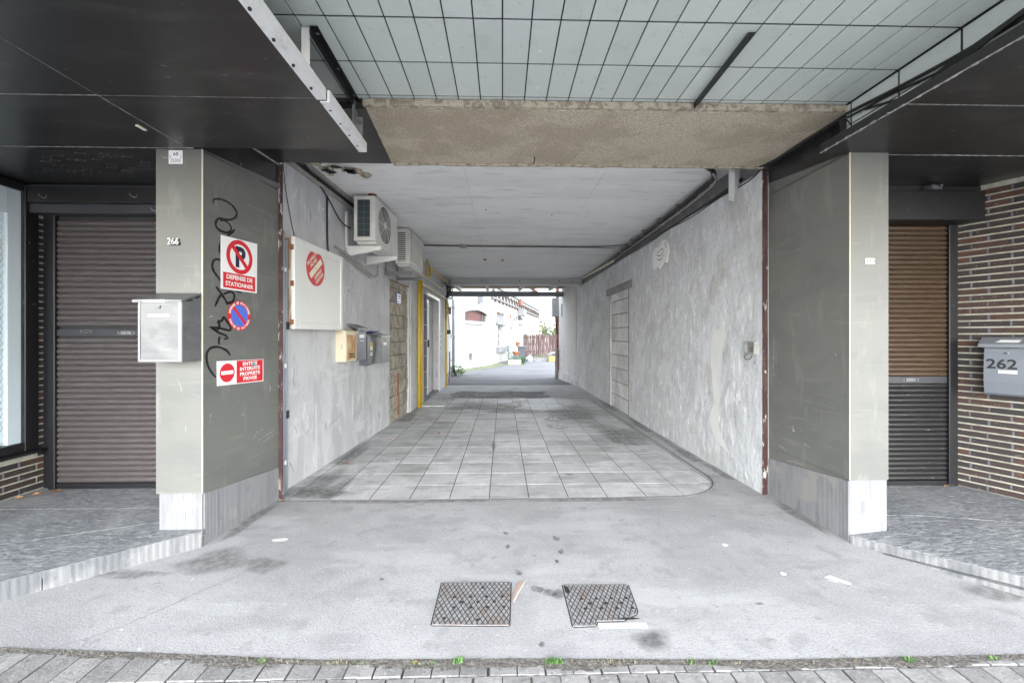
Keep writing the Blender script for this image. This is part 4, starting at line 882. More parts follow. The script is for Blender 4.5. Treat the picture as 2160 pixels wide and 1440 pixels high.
mb = MB(Wrap()); mb.box(.076, .09, .999, 1.003, .0013, .0016); mb.build('print_line', 'red_fade', t)
mb = MB(Wrap()); mb.box(.093, .15, .999, 1.002, .0013, .0016); mb.box(.076, .15, .990, .993, .0013, .0016); mb.build('print_line', 'grey_print', t)
lk = MB(FBn); lk.lathe(.824 - .105, 1.128, [(.010, .074), (.010, .084), (.006, .086)], 14); lk.build('lock', 'steel_edge', t)
ky = MB(FBn); ky.disc(.824 - .105, 1.128, .004, .086, .0865, 10); ky.build('keyhole', 'dark', t)
sl_ = MB(FBn); sl_.add([(.824 - .055, 1.203, .099), (.824 - .16, 1.203, .099), (.824 - .17, 1.221, .068), (.824 - .075, 1.221, .068)], [(0, 1, 2, 3)]); sl_.build('lid_label', 'white', t)

# ------------------------------------------------------------------ shop window and brickwork on the left
FW = Frame((-3.49, 0, 0), (0, 1, 0))             # normal points to +x
sw = thing('shop_window', 'dark framed shop window with a pale blind at the photo edge', 'window', (-3.49, 2.6, .4))
for nm, q in (('frame', (2.985, 3.075, .405, 2.34)), ('frame', (1.2, 2.985, .405, .47)), ('frame', (1.2, 2.985, 2.30, 2.36))):
    MB(FW).cbox(q[0], q[1], q[2], q[3], -.05, .012, .004).build(nm, 'dark_frame', sw)
MB(FW).box(1.2, 3.10, .385, .404, -.04, .05).build('sill', 'dark_frame', sw)
MB(FW).cbox(2.90, 2.983, .472, 2.30, -.06, -.012, .003).build('blind_guide', 'blind', sw)
MB(FW).cbox(1.2, 2.899, 2.12, 2.30, -.07, -.008, .004).build('blind_box', 'blind', sw)
mb = slat_mesh(1.7, .045, 'blind', 'blind_slat')
MB(FW).box(1.2, 2.899, .472, 2.30, -.075, -.062).build('blind_backing', 'hood_grey', sw)  # dark sheet added so the gaps between blind slats look shaded
for k in range(33): piece(mb, 'blind_slat', sw, FW.mtx(2.045, .50 + k * .05, -.045))
MB(FW).box(1.2, 2.984, .471, 2.30, -.011, -.007).build('pane', 'glass', sw)
lb = thing('brick_wall', 'low strip of dark brick under and beside the shop window', 'wall', (-3.5, 2.6, .1))
mb = MB(FW); mb.wall(1.2, 3.2, .06, 2.37, [(1.199, 3.0755, .384, 2.37)], .18); mb.v = [v + Vector((-.006, 0, 0)) for v in mb.v]; mb.build('mortar_bed', 'mortar', lb)
perp = MB(FW)
for k in range(46):
    z0 = .104 + k * ch
    if z0 + .0375 > 2.165: break
    segs = []
    if z0 + .0375 < .384:
        a = 3.155 - (.08 if k % 2 else 0); segs.append((a - .0, 3.155)) if k % 2 else None
        a -= .011 if k % 2 else 0
        while a > 1.45: segs.append((a - .19, a)); a -= .201
    else: segs = [(3.078, 3.152)]
    for (s0, s1) in segs:
        key = ('L', round(s1 - s0, 3))
        if key not in bmesh_cache: bmesh_cache[key] = bmesh_brick(s1 - s0, .0375, .012, 'brick')
        piece(bmesh_cache[key], 'brick', lb, FW.mtx((s0 + s1) / 2, z0 + .01875, random.uniform(-.0015, .0015)))
        if s1 - s0 > .1: perp.box(s0 - .012, s0 + .001, z0, z0 + .0375, -.0058, -.003)
perp.build('perpend_joint', 'perp', lb)

# ------------------------------------------------------------------ passage shell
A_, B_, C_ = Vector((-1.77, 3.09, 0)), Vector((-1.575, 7.25, 0)), Vector((-1.545, 10.9, 0))
FA = Frame(A_, B_ - A_); FC = Frame(B_, C_ - B_)
LAB = (B_ - A_).length; LBC = (C_ - B_).length
wl = thing('left_passage_wall', 'grey plastered passage wall carrying letterboxes and air conditioners', 'wall', (-1.7, 5, 0))
mb = MB(FA); mb.wall(.0, LAB, -.3, 2.80, [(2.74, 3.752, -.299, 2.09)], .16); mb.build('plaster', 'plaster_l', wl)
mb = MB(FA); mb.box(3.80, 4.14, -.3, 2.76, .0, .012); mb.build('plaster_strip', 'plaster_l', wl)
mb = MB(FA); mb.box(2.7, 3.8, -.3, 2.2, -.2, -.05); mb.build('infill_bed', 'block_mortar', wl)
random.seed(4)
zb = -.07; r_ = 0; bc = {}
while zb < 2.0:
    h = .19
    cuts = [2.744, 3.00, 3.40, 3.75] if r_ % 2 else [2.744, 3.20, 3.60, 3.75]
    for s0, s1 in zip(cuts, cuts[1:]):
        key = round(s1 - s0, 3)
        if key not in bc: bc[key] = chip(key - .014, h - .0, .03, .004, 'block', 'block')
        piece(bc[key], 'block', wl, FA.mtx((s0 + s1) / 2, zb + h / 2, -.030 + random.uniform(-.011, .011)) @ Matrix.Rotation(random.uniform(-.008, .008), 4, 'Z'))
    zb += h + .016; r_ += 1
mb = MB(FA); mb.box(3.20, 3.245, .02, .66, -.029, -.018); mb.v = [v + Vector((0, random.uniform(-.006, .006), 0)) for v in mb.v]; mb.build('rusty_strip', 'rust', wl)
mb = MB(FA); mb.box(2.75, 3.745, 2.072, 2.09, -.05, -.002); mb.build('timber_edge', 'old_wood', wl)
mb = MB(FA); ribbon(mb, [(.66, .62), (.665, .45), (.67, .3), (.672, .1), (.68, .02)], .03, .0015, .6); mb.build('filled_crack', 'filler', wl)
mb = MB(FA)
for (s0, z0, s1, z1, w) in [(1.0, .52, 1.01, .15, .004), (1.7, .55, 1.72, .35, .012), (2.0, .4, 2.03, .15, .014), (.3, .5, .35, .42, .006), (.9, .35, 1.2, .42, .005), (2.3, .25, 2.32, .12, .02), (.25, .2, .3, .1, .008), (1.5, .62, 1.51, .52, .006), (2.2, .7, 2.22, .62, .006), (1.35, 1.75, 1.38, 1.74, .02)]:
    ribbon(mb, [(s0, z0), ((s0 + s1) / 2 + .004, (z0 + z1) / 2), (s1, z1)], w, .001, .3)
mb.build('scuff', 'stain', wl)
for s_, z_ in ((.76, 2.47), (.77, 2.33), (.79, 2.2)):
    mb = MB(FA); mb.box(s_, s_ + .05, z_ - .012, z_ + .012, 0, .006); mb.disc(s_ + .01, z_ - .02, .008, .0, .004, 8); mb.build('wall_plug', 'filler', wl)
# wall B-C with the door recess
wb = thing('left_passage_wall', 'grey passage wall with a glazed door behind the yellow pipes', 'wall', (-1.56, 9, 0))
mb = MB(FC); mb.wall(0.002, LBC, -.3, 2.80, [(.98, 2.42, -.299, 2.08)], .2); mb.build('plaster', 'plaster_l', wb)
mb = MB(FC); mb.box(.9, 2.5, -.3, 2.2, -.3, -.195); mb.build('recess_back', 'plaster_l', wb)
mb = MB(FC); mb.box(.985, 2.415, -.14, -.055, -.19, .02); mb.build('door_step', 'grey_stone', wb)
rb = chip(.26, .30, .02, .006, 'perp', 'quoin')
for k in range(7): piece(rb, 'quoin', wb, FC.mtx(.85, .05 + k * .315, .012))
gd = thing('glass_door', 'white aluminium glazed door recessed in the passage wall', 'door', tuple(FC(1.4, -.08, -.15)))
mb = MB(FC)
for q in ((1.0, 1.06, -.06, 2.06), (1.66, 1.72, -.06, 2.06), (1.06, 1.66, 1.98, 2.06), (1.06, 1.66, -.06, .08)): mb.box(q[0], q[1], q[2], q[3], -.17, -.10)
mb.build('frame', 'alu', gd)
MB(FC).box(1.06, 1.66, .08, 1.98, -.15, -.14).build('pane', 'pane_green', gd)
mb = MB(FC); mb.box(1.62, 1.65, 1.0, 1.16, -.10, -.06); mb.build('handle', 'dark_frame', gd)
MB(FC).box(1.725, 2.415, -.06, 2.06, -.19, -.12).build('side_panel', 'plaster_l', gd)
MB(FC).box(2.425, 2.50, -.12, 2.14, .0, .03).build('architrave', 'alu', gd)
MB(FC).box(.97, 2.50, 2.085, 2.14, .0, .028).build('head_trim', 'alu', gd)
for z_, lab in ((1.30, 'upper grey intercom panel right of the glazed door'), (1.02, 'lower grey intercom panel right of the glazed door')):
    t = thing('intercom', lab, 'intercom', tuple(FC(2.62, z_, 0)), 'two intercom panels by the glazed door')
    MB(FC).cbox(2.56, 2.70, z_ - .09, z_ + .09, 0, .03, .004).build('housing', 'grey_pipe', t); MB(FC).box(2.58, 2.68, z_ - .03, z_ + .05, .03, .032).build('speaker', 'white_trim', t)

wr = thing('right_passage_wall', 'mottled grey plaster wall with a bricked up doorway', 'wall', (2.1, 6, 0))
FRW = Frame((2.05, 10.95, 0), (0, -1, 0))      # a = 10.95 - y
def sy(y): return 10.95 - y
mb = MB(FRW); mb.wall(0, sy(3.10), -.3, 2.555, [(sy(7.55), sy(6.42), -.299, 2.015)], .16); mb.build('plaster', 'plaster_r', wr)
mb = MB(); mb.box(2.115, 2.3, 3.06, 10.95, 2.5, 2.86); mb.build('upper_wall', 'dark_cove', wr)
mb = MB(FRW); mb.box(sy(7.6), sy(6.3), -.3, 2.1, -.2, -.04); mb.build('infill_bed', 'joint_mid', wr)
zb = -.06; r_ = 0; bc = {}; a0, a1 = sy(7.55) + .004, sy(6.42) - .004
while zb < 1.9:
    h = .235
    cuts = [a0, a0 + .42, a1] if r_ % 2 == 0 else [a0, a0 + .70, a1]
    for s0, s1 in zip(cuts, cuts[1:]):
        key = round(s1 - s0, 3)
        if key not in bc: bc[key] = chip(key - .014, h - .006, .03, .003, 'white_block', 'block')
        piece(bc[key], 'block', wr, FRW.mtx((s0 + s1) / 2, zb + h / 2, -.022 + random.uniform(-.003, .003)))
    zb += h + .008; r_ += 1
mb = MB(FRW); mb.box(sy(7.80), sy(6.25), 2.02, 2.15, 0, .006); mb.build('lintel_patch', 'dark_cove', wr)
for s_ in (sy(7.55), sy(6.42)):
    mb = MB(FRW); mb.box(s_ - .012, s_ + .012, -.1, 2.018, .0, .004); mb.build('jamb_joint', 'joint_mid', wr)
mb = MB(FRW)
pts = [(sy(5.37), 2.36), (sy(5.36), 2.20), (sy(5.30), 2.13), (sy(5.2), 2.17), (sy(5.12), 2.12), (sy(5.0), 2.18), (sy(4.90), 2.16), (sy(4.84), 2.28), (sy(4.86), 2.38), (sy(4.93), 2.45), (sy(5.05), 2.46), (sy(5.12), 2.40), (sy(5.25), 2.42)]
mb.prism(pts, 0, .012); mb.build('filler_patch', 'plaster_patch', wr)
mb = MB(FRW)
for p in ([(sy(5.22), 2.32), (sy(5.1), 2.28), (sy(5.0), 2.33), (sy(5.06), 2.36), (sy(5.2), 2.33)], [(sy(5.2), 2.26), (sy(5.08), 2.23), (sy(4.98), 2.28)], [(sy(4.95), 2.42), (sy(4.9), 2.34)]): ribbon(mb, p, .014, .0125, .4)
mb.build('gouge', 'joint_mid', wr)
mb = MB(FRW)
lft = [(3.80, 1.30), (3.86, 1.22), (3.87, 1.0), (3.84, .8), (3.81, .6), (3.88, .50), (3.9, .40), (3.83, .30), (3.74, .24), (3.60, .20)]
rgt = [(3.62, 1.34), (3.60, 1.24), (3.66, 1.12), (3.69, .9), (3.70, .72), (3.72, .58), (3.73, .46), (3.72, .37), (3.64, .28), (3.54, .18)]
n = len(lft)
mb.add([(sy(y), z, .0012) for y, z in lft] + [(sy(y), z, .0012) for y, z in rgt], [(i, i + 1, n + i + 1, n + i) for i in range(n - 1)])
mb.build('filler_smear', 'filler', wr)
mb = MB(FRW); random.seed(13)
for _ in range(60):
    s_ = random.uniform(.3, 7.6); z_ = random.uniform(.15, 2.4); l = random.uniform(.03, .12)
    ribbon(mb, [(s_, z_), (s_ + random.uniform(-.02, .02), z_ - l / 2), (s_ + random.uniform(-.03, .03), z_ - l)], random.uniform(.004, .012), .001, .2, 3)
mb.build('scuff', 'stain', wr)
sb = thing('socket_box', 'broken empty socket box with loose wire on mottled wall', 'socket', (2.05, 3.22, 1.15))
mb = MB(FRW)
for q in ((sy(3.29), sy(3.275), 1.10, 1.205), (sy(3.165), sy(3.15), 1.10, 1.205), (sy(3.275), sy(3.165), 1.10, 1.112), (sy(3.275), sy(3.165), 1.193, 1.205)): mb.box(q[0], q[1], q[2], q[3], 0, .03)
mb.build('box_rim', 'conduit', sb)
MB(FRW).box(sy(3.275), sy(3.165), 1.112, 1.193, .001, .004).build('box_back', 'stain', sb)
mb = MB(FRW); mb.tube([(sy(3.26), 1.105, .012), (sy(3.3), 1.08, .02), (sy(3.27), 1.055, .025), (sy(3.22), 1.06, .02), (sy(3.2), 1.09, .015)], .003, 6, 4); mb.build('wire', 'cable', sb)
mb = MB(FRW); mb.disc(sy(3.2), 1.15, .016, .004, .02, 10); mb.build('plug', 'steel', sb)

# ceiling boards
ce = thing('passage_ceiling', None, None, (0, 6.5, 2.77)); tag(ce, 'pale grey boarded ceiling of the passage', kind='structure')
mb = MB(); mb.box(-2.2, 2.4, 3.065, 10.6, 2.775, 2.855); mb.build('ceiling_deck', 'joint_mid', ce)
FCe = Frame((0, 0, 2.77), (1, 0, 0), (0, -1, 0))
for (x0, x1) in ((-1.95, -.35), (-.35, .95), (.95, 2.112)):
    for (y0, y1) in ((3.07, 6.72), (6.72, 10.55)):
        MB(FCe).cbox(x0 + .001, x1 - .001, -y1 + .001, -y0 - .001, -.004, .002, .0015).build('ceiling_board', 'ceiling', ce)
mb = MB(FCe); random.seed(31)
for k in range(14):
    r0 = random.uniform(.015, .06); x, y = -1.50 + random.uniform(-.17, .22), 3.62 + random.uniform(-.12, .16)
    mb.lathe(x, -y, [(r0, -.002), (r0 * 1.1, .004), (r0 * .6, random.uniform(.012, .035)), (.004, random.uniform(.02, .04))], 7)
mb.build('crumbled_hole', 'crumble', ce)
mb = MB(FCe)
for k in range(6): blob(mb, -1.46 + random.uniform(-.12, .12), -3.6 + random.uniform(-.09, .09), .05, .03, .033)
mb.build('painted_hole_shadow', 'dark', ce)  # flat black patches stand in for the shade inside the hole
mb = MB(FCe); mb.disc(-1.40, -4.32, .045, 0, .012, 14); mb.build('orange_cap', 'terracotta', ce)
for (x, y, m_) in ((-.35, 7.9, 'rust'), (.0, 7.95, 'rust'), (-.2, 4.8, 'dark'), (.62, 5.0, 'dark')):
    MB(FCe).lathe(x, -y, [(.03 if m_ == 'rust' else .008, .002), (.02 if m_ == 'rust' else .006, .03 if m_ == 'rust' else .01)], 10).build('hook_plate', m_, ce)

# far beam and timber rafters
FBm = thing('steel_beam', 'white painted steel beam across the far end of the passage', 'beam', (.3, 10.6, 2.6))
mb = MB(); mb.box(-1.75, 2.12, 10.52, 10.56, 2.62, 2.765); mb.box(-1.75, 2.12, 10.44, 10.68, 2.585, 2.618); mb.build('beam', 'beam_white', FBm)
mb = MB()
for x in (-.7, 0, .6, 1.2): mb.disc(0, 0, 0.001, 0, .0001, 3)
for x in (-.55, .45, 1.5): MB(Frame((x, 10.52, 2.70), (1, 0, 0))).disc(0, 0, .02, 0, .012, 8).build('bolt', 'rust', FBm)
rt = thing('dark_cross_beam', 'blue grey beam over the yard side opening', 'beam', (.3, 12.4, 2.55))
mb = MB(); mb.box(-1.9, 1.95, 12.36, 12.52, 2.475, 2.625); mb.build('beam', 'beam_dark', rt)
for i, (x0, x1, lab) in enumerate([(-1.36, -1.30, 'white rafter end nearest the downpipe'), (-.42, -.46, 'second white rafter from the downpipe'), (.62, .52, 'third white rafter from the downpipe'), (1.55, 1.45, 'white rafter nearest the whitewashed wall')]):
    t = thing('rafter', lab, 'rafter', (x0, 11.5, 2.7), 'white rafters behind the steel beam')
    f_ = Frame((x0, 10.69, 2.63), (x1 - x0, 1.66, .0)); L_ = math.hypot(x1 - x0, 1.66)
    MB(f_).box(0, L_, 0, .10, -.04, .04).build('timber', 'beam_white', t)
t = thing('lean_to_roof', 'dark board roof lying on the white rafters', 'roof', (.2, 11.2, 2.8))
mb = MB(); mb.box(-1.9, 2.0, 10.7, 12.6, 2.74, 2.77); mb.build('roof_board', 'old_wood', t)

# ------------------------------------------------------------------ things on the left wall
# white cabinet with the round sign
t = thing('wall_cabinet', 'white panelled wall cabinet with peeling wooden side', 'cabinet', tuple(FA(.57, 1.67, .05)))
MB(FA).box(.143, .99, 1.312, 2.036, .0, .075).build('carcass', 'old_wood', t)
for q in ((.14, .225, 1.305, 2.045), (.955, 1.0, 1.305, 2.045), (.225, .955, 1.98, 2.045), (.225, .955, 1.305, 1.36)):
    MB(FA).cbox(q[0], q[1], q[2], q[3], .0755, .102, .003).build('frame', 'white_paint', t)
MB(FA).box(.2255, .9545, 1.3605, 1.9795, .0755, .094).build('panel', 'board', t)
for z_ in (1.36, 1.67, 1.96): MB(FA).box(.137, .143, z_ - .022, z_ + .022, .068, .096).build('hinge', 'rust', t)
t = thing('round_sign', 'round red sign with pale bar reading PROPRIETE PRIVEE DEFENSE D ENTRER', 'sign', tuple(FA(.475, 1.845, .095)))
MB(FA).disc(.478, 1.845, .155, .0945, .0975, 48).build('disc', 'red_fade', t)
fs = FA.rot(.478, 1.845, R(40))
MB(fs).box(-.125, .125, -.026, .026, .0976, .0982).build('pale_bar', 'cream_print', t)
text('PROPRIETE', fs, -.10, .084, .20, .030, .0980, 'cream_print', t, 'lettering', .03)
text('PRIVEE', fs, -.065, .042, .13, .030, .0980, 'cream_print', t, 'lettering', .03)
text('DEFENSE', fs, -.075, -.074, .15, .030, .0980, 'cream_print', t, 'lettering', .03)
text("D'ENTRER", fs, -.08, -.116, .16, .030, .0980, 'cream_print', t, 'lettering', .03)
MB(fs).disc(0, 0, .006, .0982, .0986, 10).build('screw', 'dark', t)
# small blue and white sign on the blocks
t = thing('small_sign', 'small white sign with blue border on the block infill', 'sign', tuple(FA(3.24, 1.84, -.01)))
MB(FA).box(3.13, 3.34, 1.755, 1.915, -.022, -.016).build('plate', 'blue', t)
MB(FA).box(3.145, 3.325, 1.767, 1.903, -.016, -.0152).build('field', 'white', t)
for k in range(3): MB(FA).box(3.165, 3.30, 1.783 + k * .04, 1.800 + k * .04, -.0152, -.0148).build('print_line', 'navy', t)

# row of four letterboxes
t = thing('letterbox', 'rusty cream letterbox first in the row under the cabinet', 'letterbox', tuple(FA(1.19, 1.1, .05)), 'letterboxes in a row on the passage wall')
mb = MB(FA); mb.prism([(1.063, .98), (1.325, .98), (1.325, 1.29), (1.063, 1.29)], 0, .105); mb.build('body', 'cream_rust', t)
mb = MB(FA); mb.add([(1.05, 1.335, 0), (1.335, 1.335, 0), (1.335, 1.292, .118), (1.05, 1.292, .118), (1.05, 1.29, 0), (1.335, 1.29, 0), (1.335, 1.276, .118), (1.05, 1.276, .118)], [(0, 3, 2, 1), (3, 7, 6, 2), (4, 5, 6, 7), (2, 6, 5, 1), (0, 4, 7, 3)]); mb.build('lid', 'cream_rust', t)
MB(FA).box(1.085, 1.30, 1.0, 1.26, .105, .109).build('door', 'door_rust', t, 'rust covered letterbox door')
mb = MB(FA)
for k in range(2): mb.box(1.14, 1.26, 1.02 + k * .028, 1.035 + k * .028, .109, .111)
mb.build('vent_slot', 'dark', t)
t = thing('letterbox', 'tall anthracite letterbox with slanted lid, second in the row', 'letterbox', tuple(FA(1.48, 1.15, .05)), 'letterboxes in a row on the passage wall')
MB(FA).cbox(1.345, 1.615, .975, 1.315, 0, .10, .003).build('body', 'dark_box', t)
mb = MB(FA); mb.add([(1.335, 1.385, 0), (1.625, 1.385, 0), (1.625, 1.335, .12), (1.335, 1.335, .12), (1.335, 1.37, 0), (1.625, 1.37, 0), (1.625, 1.316, .12), (1.335, 1.316, .12)], [(0, 3, 2, 1), (3, 7, 6, 2), (4, 5, 6, 7), (2, 6, 5, 1), (0, 4, 7, 3)]); mb.build('lid', 'dark_box', t)
MB(FA).box(1.42, 1.555, 1.225, 1.265, .1005, .1015).build('name_label', 'white', t); MB(FA).box(1.44, 1.54, 1.190, 1.196, .1005, .1012).build('print_line', 'white', t)
MB(FA).disc(1.49, 1.292, .010, .10, .106, 12).build('lock', 'steel_edge', t)
t = thing('letterbox', 'dented dark letterbox with open blue lid and yellow label', 'letterbox', tuple(FA(1.78, 1.05, .05)), 'letterboxes in a row on the passage wall')
mb = MB(FA); mb.sheet(8, 10, lambda i, j: (1.655 + .255 * i, .895 + .345 * j, .10 - .018 * max(0, (i - .45)) * max(0, .6 - j) * 6)); mb.add([(1.655, .895, 0), (1.655, .895, .1), (1.655, 1.24, .1), (1.655, 1.24, 0)], [(0, 1, 2, 3)]); mb.add([(1.91, .895, 0), (1.91, .895, .075), (1.91, 1.24, .1), (1.91, 1.24, 0)], [(3, 2, 1, 0)]); mb.add([(1.655, .895, 0), (1.91, .895, 0), (1.91, .895, .075), (1.655, .895, .1)], [(0, 1, 2, 3)]); mb.build('body', 'dark_box', t)
mb = MB(FA); mb.add([(1.64, 1.275, .0), (1.92, 1.275, .0), (1.92, 1.315, .15), (1.64, 1.315, .15), (1.64, 1.265, 0), (1.92, 1.265, 0), (1.92, 1.303, .15), (1.64, 1.303, .15)], [(0, 3, 2, 1)[::-1], (3, 7, 6, 2), (4, 5, 6, 7), (2, 6, 5, 1), (0, 4, 7, 3)]); mb.build('lid', 'blue_lid', t)
MB(FA).box(1.74, 1.81, 1.13, 1.17, .1012, .102).build('yellow_label', 'yellow', t); MB(FA).box(1.735, 1.815, 1.075, 1.125, .1012, .102).build('paper_label', 'cream_print', t)
mb = MB(FA); mb.box(1.74, 1.81, 1.04, 1.052, .101, .102); mb.box(1.72, 1.82, 1.015, 1.03, .101, .102); mb.build('print_line', 'white', t)
MB(FA).disc(1.77, 1.215, .010, .10, .106, 12).build('lock', 'dark', t)
t = thing('letterbox', 'shiny stainless letterbox last in the row by the blocks', 'letterbox', tuple(FA(2.12, 1.05, .05)), 'letterboxes in a row on the passage wall')
MB(FA).cbox(1.95, 2.285, .905, 1.235, 0, .15, .003).build('body', 'steel', t)
mb = MB(FA); mb.add([(1.94, 1.285, 0), (2.295, 1.285, 0), (2.295, 1.255, .168), (1.94, 1.255, .168), (1.94, 1.275, 0), (2.295, 1.275, 0), (2.295, 1.238, .168), (1.94, 1.238, .168)], [(0, 3, 2, 1), (3, 7, 6, 2), (4, 5, 6, 7), (2, 6, 5, 1), (0, 4, 7, 3)]); mb.build('lid', 'steel_edge', t)
MB(FA).box(1.98, 2.255, .93, 1.215, .1505, .154).build('door', 'steel', t)
MB(FA).box(2.04, 2.16, 1.13, 1.165, .1545, .1555).build('name_label', 'white', t); MB(FA).disc(2.1, 1.195, .008, .154, .160, 10).build('lock', 'dark', t)

# air conditioners
def ac(s0, s1, c0, c1, z0, z1, label, kind):
    t = thing('air_conditioner', label, 'air conditioner', tuple(FA((s0 + s1) / 2, z0, (c0 + c1) / 2)), 'air conditioner units under the passage ceiling')
    fe = Frame(FA(s0, 0, c0), FA.n * 1.0)      # end frame: a = c - c0 (into the passage), normal towards the street
    if fe.n.y > 0: fe.n = -fe.n
    w = c1 - c0
    MB(FA).cbox(s0 + .012, s1, z0, z1, c0, c1, .010).build('casing', 'ac_white', t)
    m_ = MB(fe)
    for q in ((0, .035, z0, z1), (w - .055, w - .002, z0, z1), (.035, w - .055, z1 - .035, z1), (.035, w - .055, z0, z0 + .04)): m_.box(q[0], q[1], q[2], q[3], -.012, .008)
    m_.build('end_frame', 'ac_white', t)
    m_ = MB(fe); m_.box(.035, w - .055, z0 + .04, z1 - .035, -.012, -.004); m_.build('coil', 'coil', t)
    m_ = MB(fe)
    if kind == 0:
        for k in range(7): z_ = z0 + .05 + k * (z1 - z0 - .09) / 6; m_.box(.03, w - .05, z_ - .0015, z_ + .0015, .002, .005)
        for a in (.035, (w - .02) / 2, w - .057): m_.box(a - .0015, a + .0015, z0 + .04, z1 - .035, .005, .008)
        m_.build('wire_guard', 'steel_edge', t)
    else:
        for k in range(15): z_ = z0 + .055 + k * (z1 - z0 - .10) / 14; m_.box(.03, w - .05, z_ - .006, z_ + .006, -.002, .006)
        m_.build('louvre', 'ac_white', t)
    # fan side, facing the passage
    L_ = s1 - s0
    if kind == 0:
        cx, cz, r = s0 + .36 * L_ + .02, (z0 + z1) / 2, .205
        MB(FA).disc(cx, cz, r, c1 + .0005, c1 + .002, 40).build('fan_opening', 'dark', t)
        m_ = MB(FA)
        for k in range(8): rr = r * (k + 1) / 8; m_.ring(cx, cz, rr - .003, rr + .003, c1 + .003, c1 + .005, 32)
        for k in range(8): an = k * math.pi / 4; f = FA.rot(cx, cz, an); q = MB(f); q.box(0, r, -.003, .003, c1 + .0025, c1 + .0045); k0 = len(m_.v); m_.v += q.v; m_.f += [tuple(i + k0 for i in ff) for ff in q.f]
        m_.build('fan_guard', 'ac_white', t)
        MB(FA).disc(cx, cz, .04, c1 + .005, c1 + .007, 16).build('fan_hub', 'ac_white', t)
        m_ = MB(FA)
        for k in range(5): m_.box(s1 - .13, s1 - .03, z0 + .08 + k * .035, z0 + .09 + k * .035, c1 + .001, c1 + .006)
        m_.build('side_louvre', 'ac_white', t)
    else:
        MB(FA).box(s0 + .08, s1 - .06, z0 + .06, z1 - .04, c1 + .0008, c1 + .004).build('grille', 'grey_mesh', t)
        m_ = MB(FA)
        for k in range(22): a = s0 + .09 + k * (L_ - .16) / 21; m_.box(a - .004, a + .004, z0 + .06, z1 - .04, c1 + .004, c1 + .009)
        for k in range(7): z_ = z0 + .07 + k * (z1 - z0 - .12) / 6; m_.box(s0 + .08, s1 - .06, z_ - .002, z_ + .002, c1 + .009, c1 + .012)
        m_.build('grille_bar', 'ac_white', t)
    m_ = MB(FA); m_.cbox(s0 + .03, s1 - .03, z0 - .028, z0 - .001, c0 + .02, c1 - .01, .003); m_.build('base_tray', 'ac_white', t)
    return t
t = ac(1.20, 1.95, .135, .362, 2.262, 2.735, 'air conditioner with round fan grille and wire guarded end', 0)
for s_ in (1.30, 1.86):
    mb = MB(FA); mb.add([(s_ - .02, 2.115, .0), (s_ - .02, 2.225, .0), (s_ - .02, 2.225, .39), (s_ - .02, 2.185, .39), (s_ + .02, 2.115, .0), (s_ + .02, 2.225, .0), (s_ + .02, 2.225, .39), (s_ + .02, 2.185, .39)], [(0, 1, 2, 3)[::-1], (4, 5, 6, 7), (1, 5, 6, 2), (0, 3, 7, 4), (3, 2, 6, 7)]); mb.build('bracket_arm', 'white_paint', t)
    MB(FA).box(s_ - .02, s_ + .02, 2.115, 2.6, .0, .02).build('bracket_upright', 'white_paint', t)
t = ac(2.53, 3.30, .155, .352, 2.255, 2.745, 'air conditioner with louvred end behind the round fan unit', 1)
for s_ in (2.55, 3.08):
    m_ = MB(FA); m_.box(s_ - .018, s_ + .018, 2.10, 2.15, .0, .38); m_.box(s_ - .018, s_ + .018, 2.10, 2.5, .0, .02); m_.build('bracket_arm', 'steel_edge', t)

# pipes and cables, left
def pipe(name, label, cat, pts, r, m, group=None, fr=W, sm=0, clips=(), cm='white_trim'):
    t = thing(name, label, cat, tuple(fr(*pts[0])), group)
    mb = MB(fr); mb.tube(pts, r, 10, sm); mb.build('tube', m, t, smooth=True)
    for (p, q) in clips: MB(fr).box(*q).build('clip', cm, t)
    return t
pipe('gas_pipe', 'yellow gas pipe nearer the street, standing upright', 'pipe', [(4.20, -.07, .055), (4.20, 2.30, .055)], .024, 'yellow', 'twin upright yellow gas pipes', FA)
pipe('gas_pipe', 'yellow gas pipe nearer the glazed door, standing upright', 'pipe', [(4.40, -.07, .050), (4.40, 2.28, .050)], .022, 'yellow', 'twin upright yellow gas pipes', FA)
pipe('gas_pipe', 'short yellow gas pipe upright right of the intercoms', 'pipe', [(3.35, -.12, .05), (3.35, 2.2, .05)], .024, 'yellow', None, FC)
pipe('cream_pipe', 'lower cream pipe running above the glazed door', 'pipe', [(.30, 2.22, .07), (3.4, 2.23, .07), (3.62, 2.05, .07)], .022, 'cream_pipe', 'cream pipes above the glazed door', FC)
pipe('cream_pipe', 'upper cream pipe running above the glazed door', 'pipe', [(.10, 2.38, .07), (3.5, 2.40, .07)], .016, 'cream_pipe', 'cream pipes above the glazed door', FC)
pipe('gas_pipe', 'yellow bent gas pipe with valve under the ceiling', 'pipe', [(.45, 2.72, .12), (.45, 2.42, .12), (.75, 2.42, .12), (.75, 2.62, .12), (3.3, 2.62, .12)], .018, 'yellow', None, FC)
pipe('water_pipe', 'grey plastic pipe standing beside the left red jamb', 'pipe', [(-1.704, 3.135, .02), (-1.704, 3.135, 2.06), (-1.73, 3.16, 2.075), (-1.76, 3.2, 2.075)], .014, 'grey_pipe', None, W, 0, [(0, (-1.722, -1.684, 3.13, 3.15, z_, z_ + .03)) for z_ in (.25, 1.0, 1.75)])
pipe('water_pipe', 'second grey pipe behind the first at the jamb', 'pipe', [(-1.708, 3.18, .02), (-1.708, 3.18, 2.0)], .014, 'grey_pipe', None, W, 0, [(0, (-1.73, -1.69, 3.17, 3.2, z_, z_ + .06)) for z_ in (.6, 1.3)], 'cable')
mb = MB(FA); t = thing('cable', 'thin black cable looping down the passage wall above the cabinet', 'cable', tuple(FA(.1, 2.5, .02)), 'loose black cables on the passage wall')
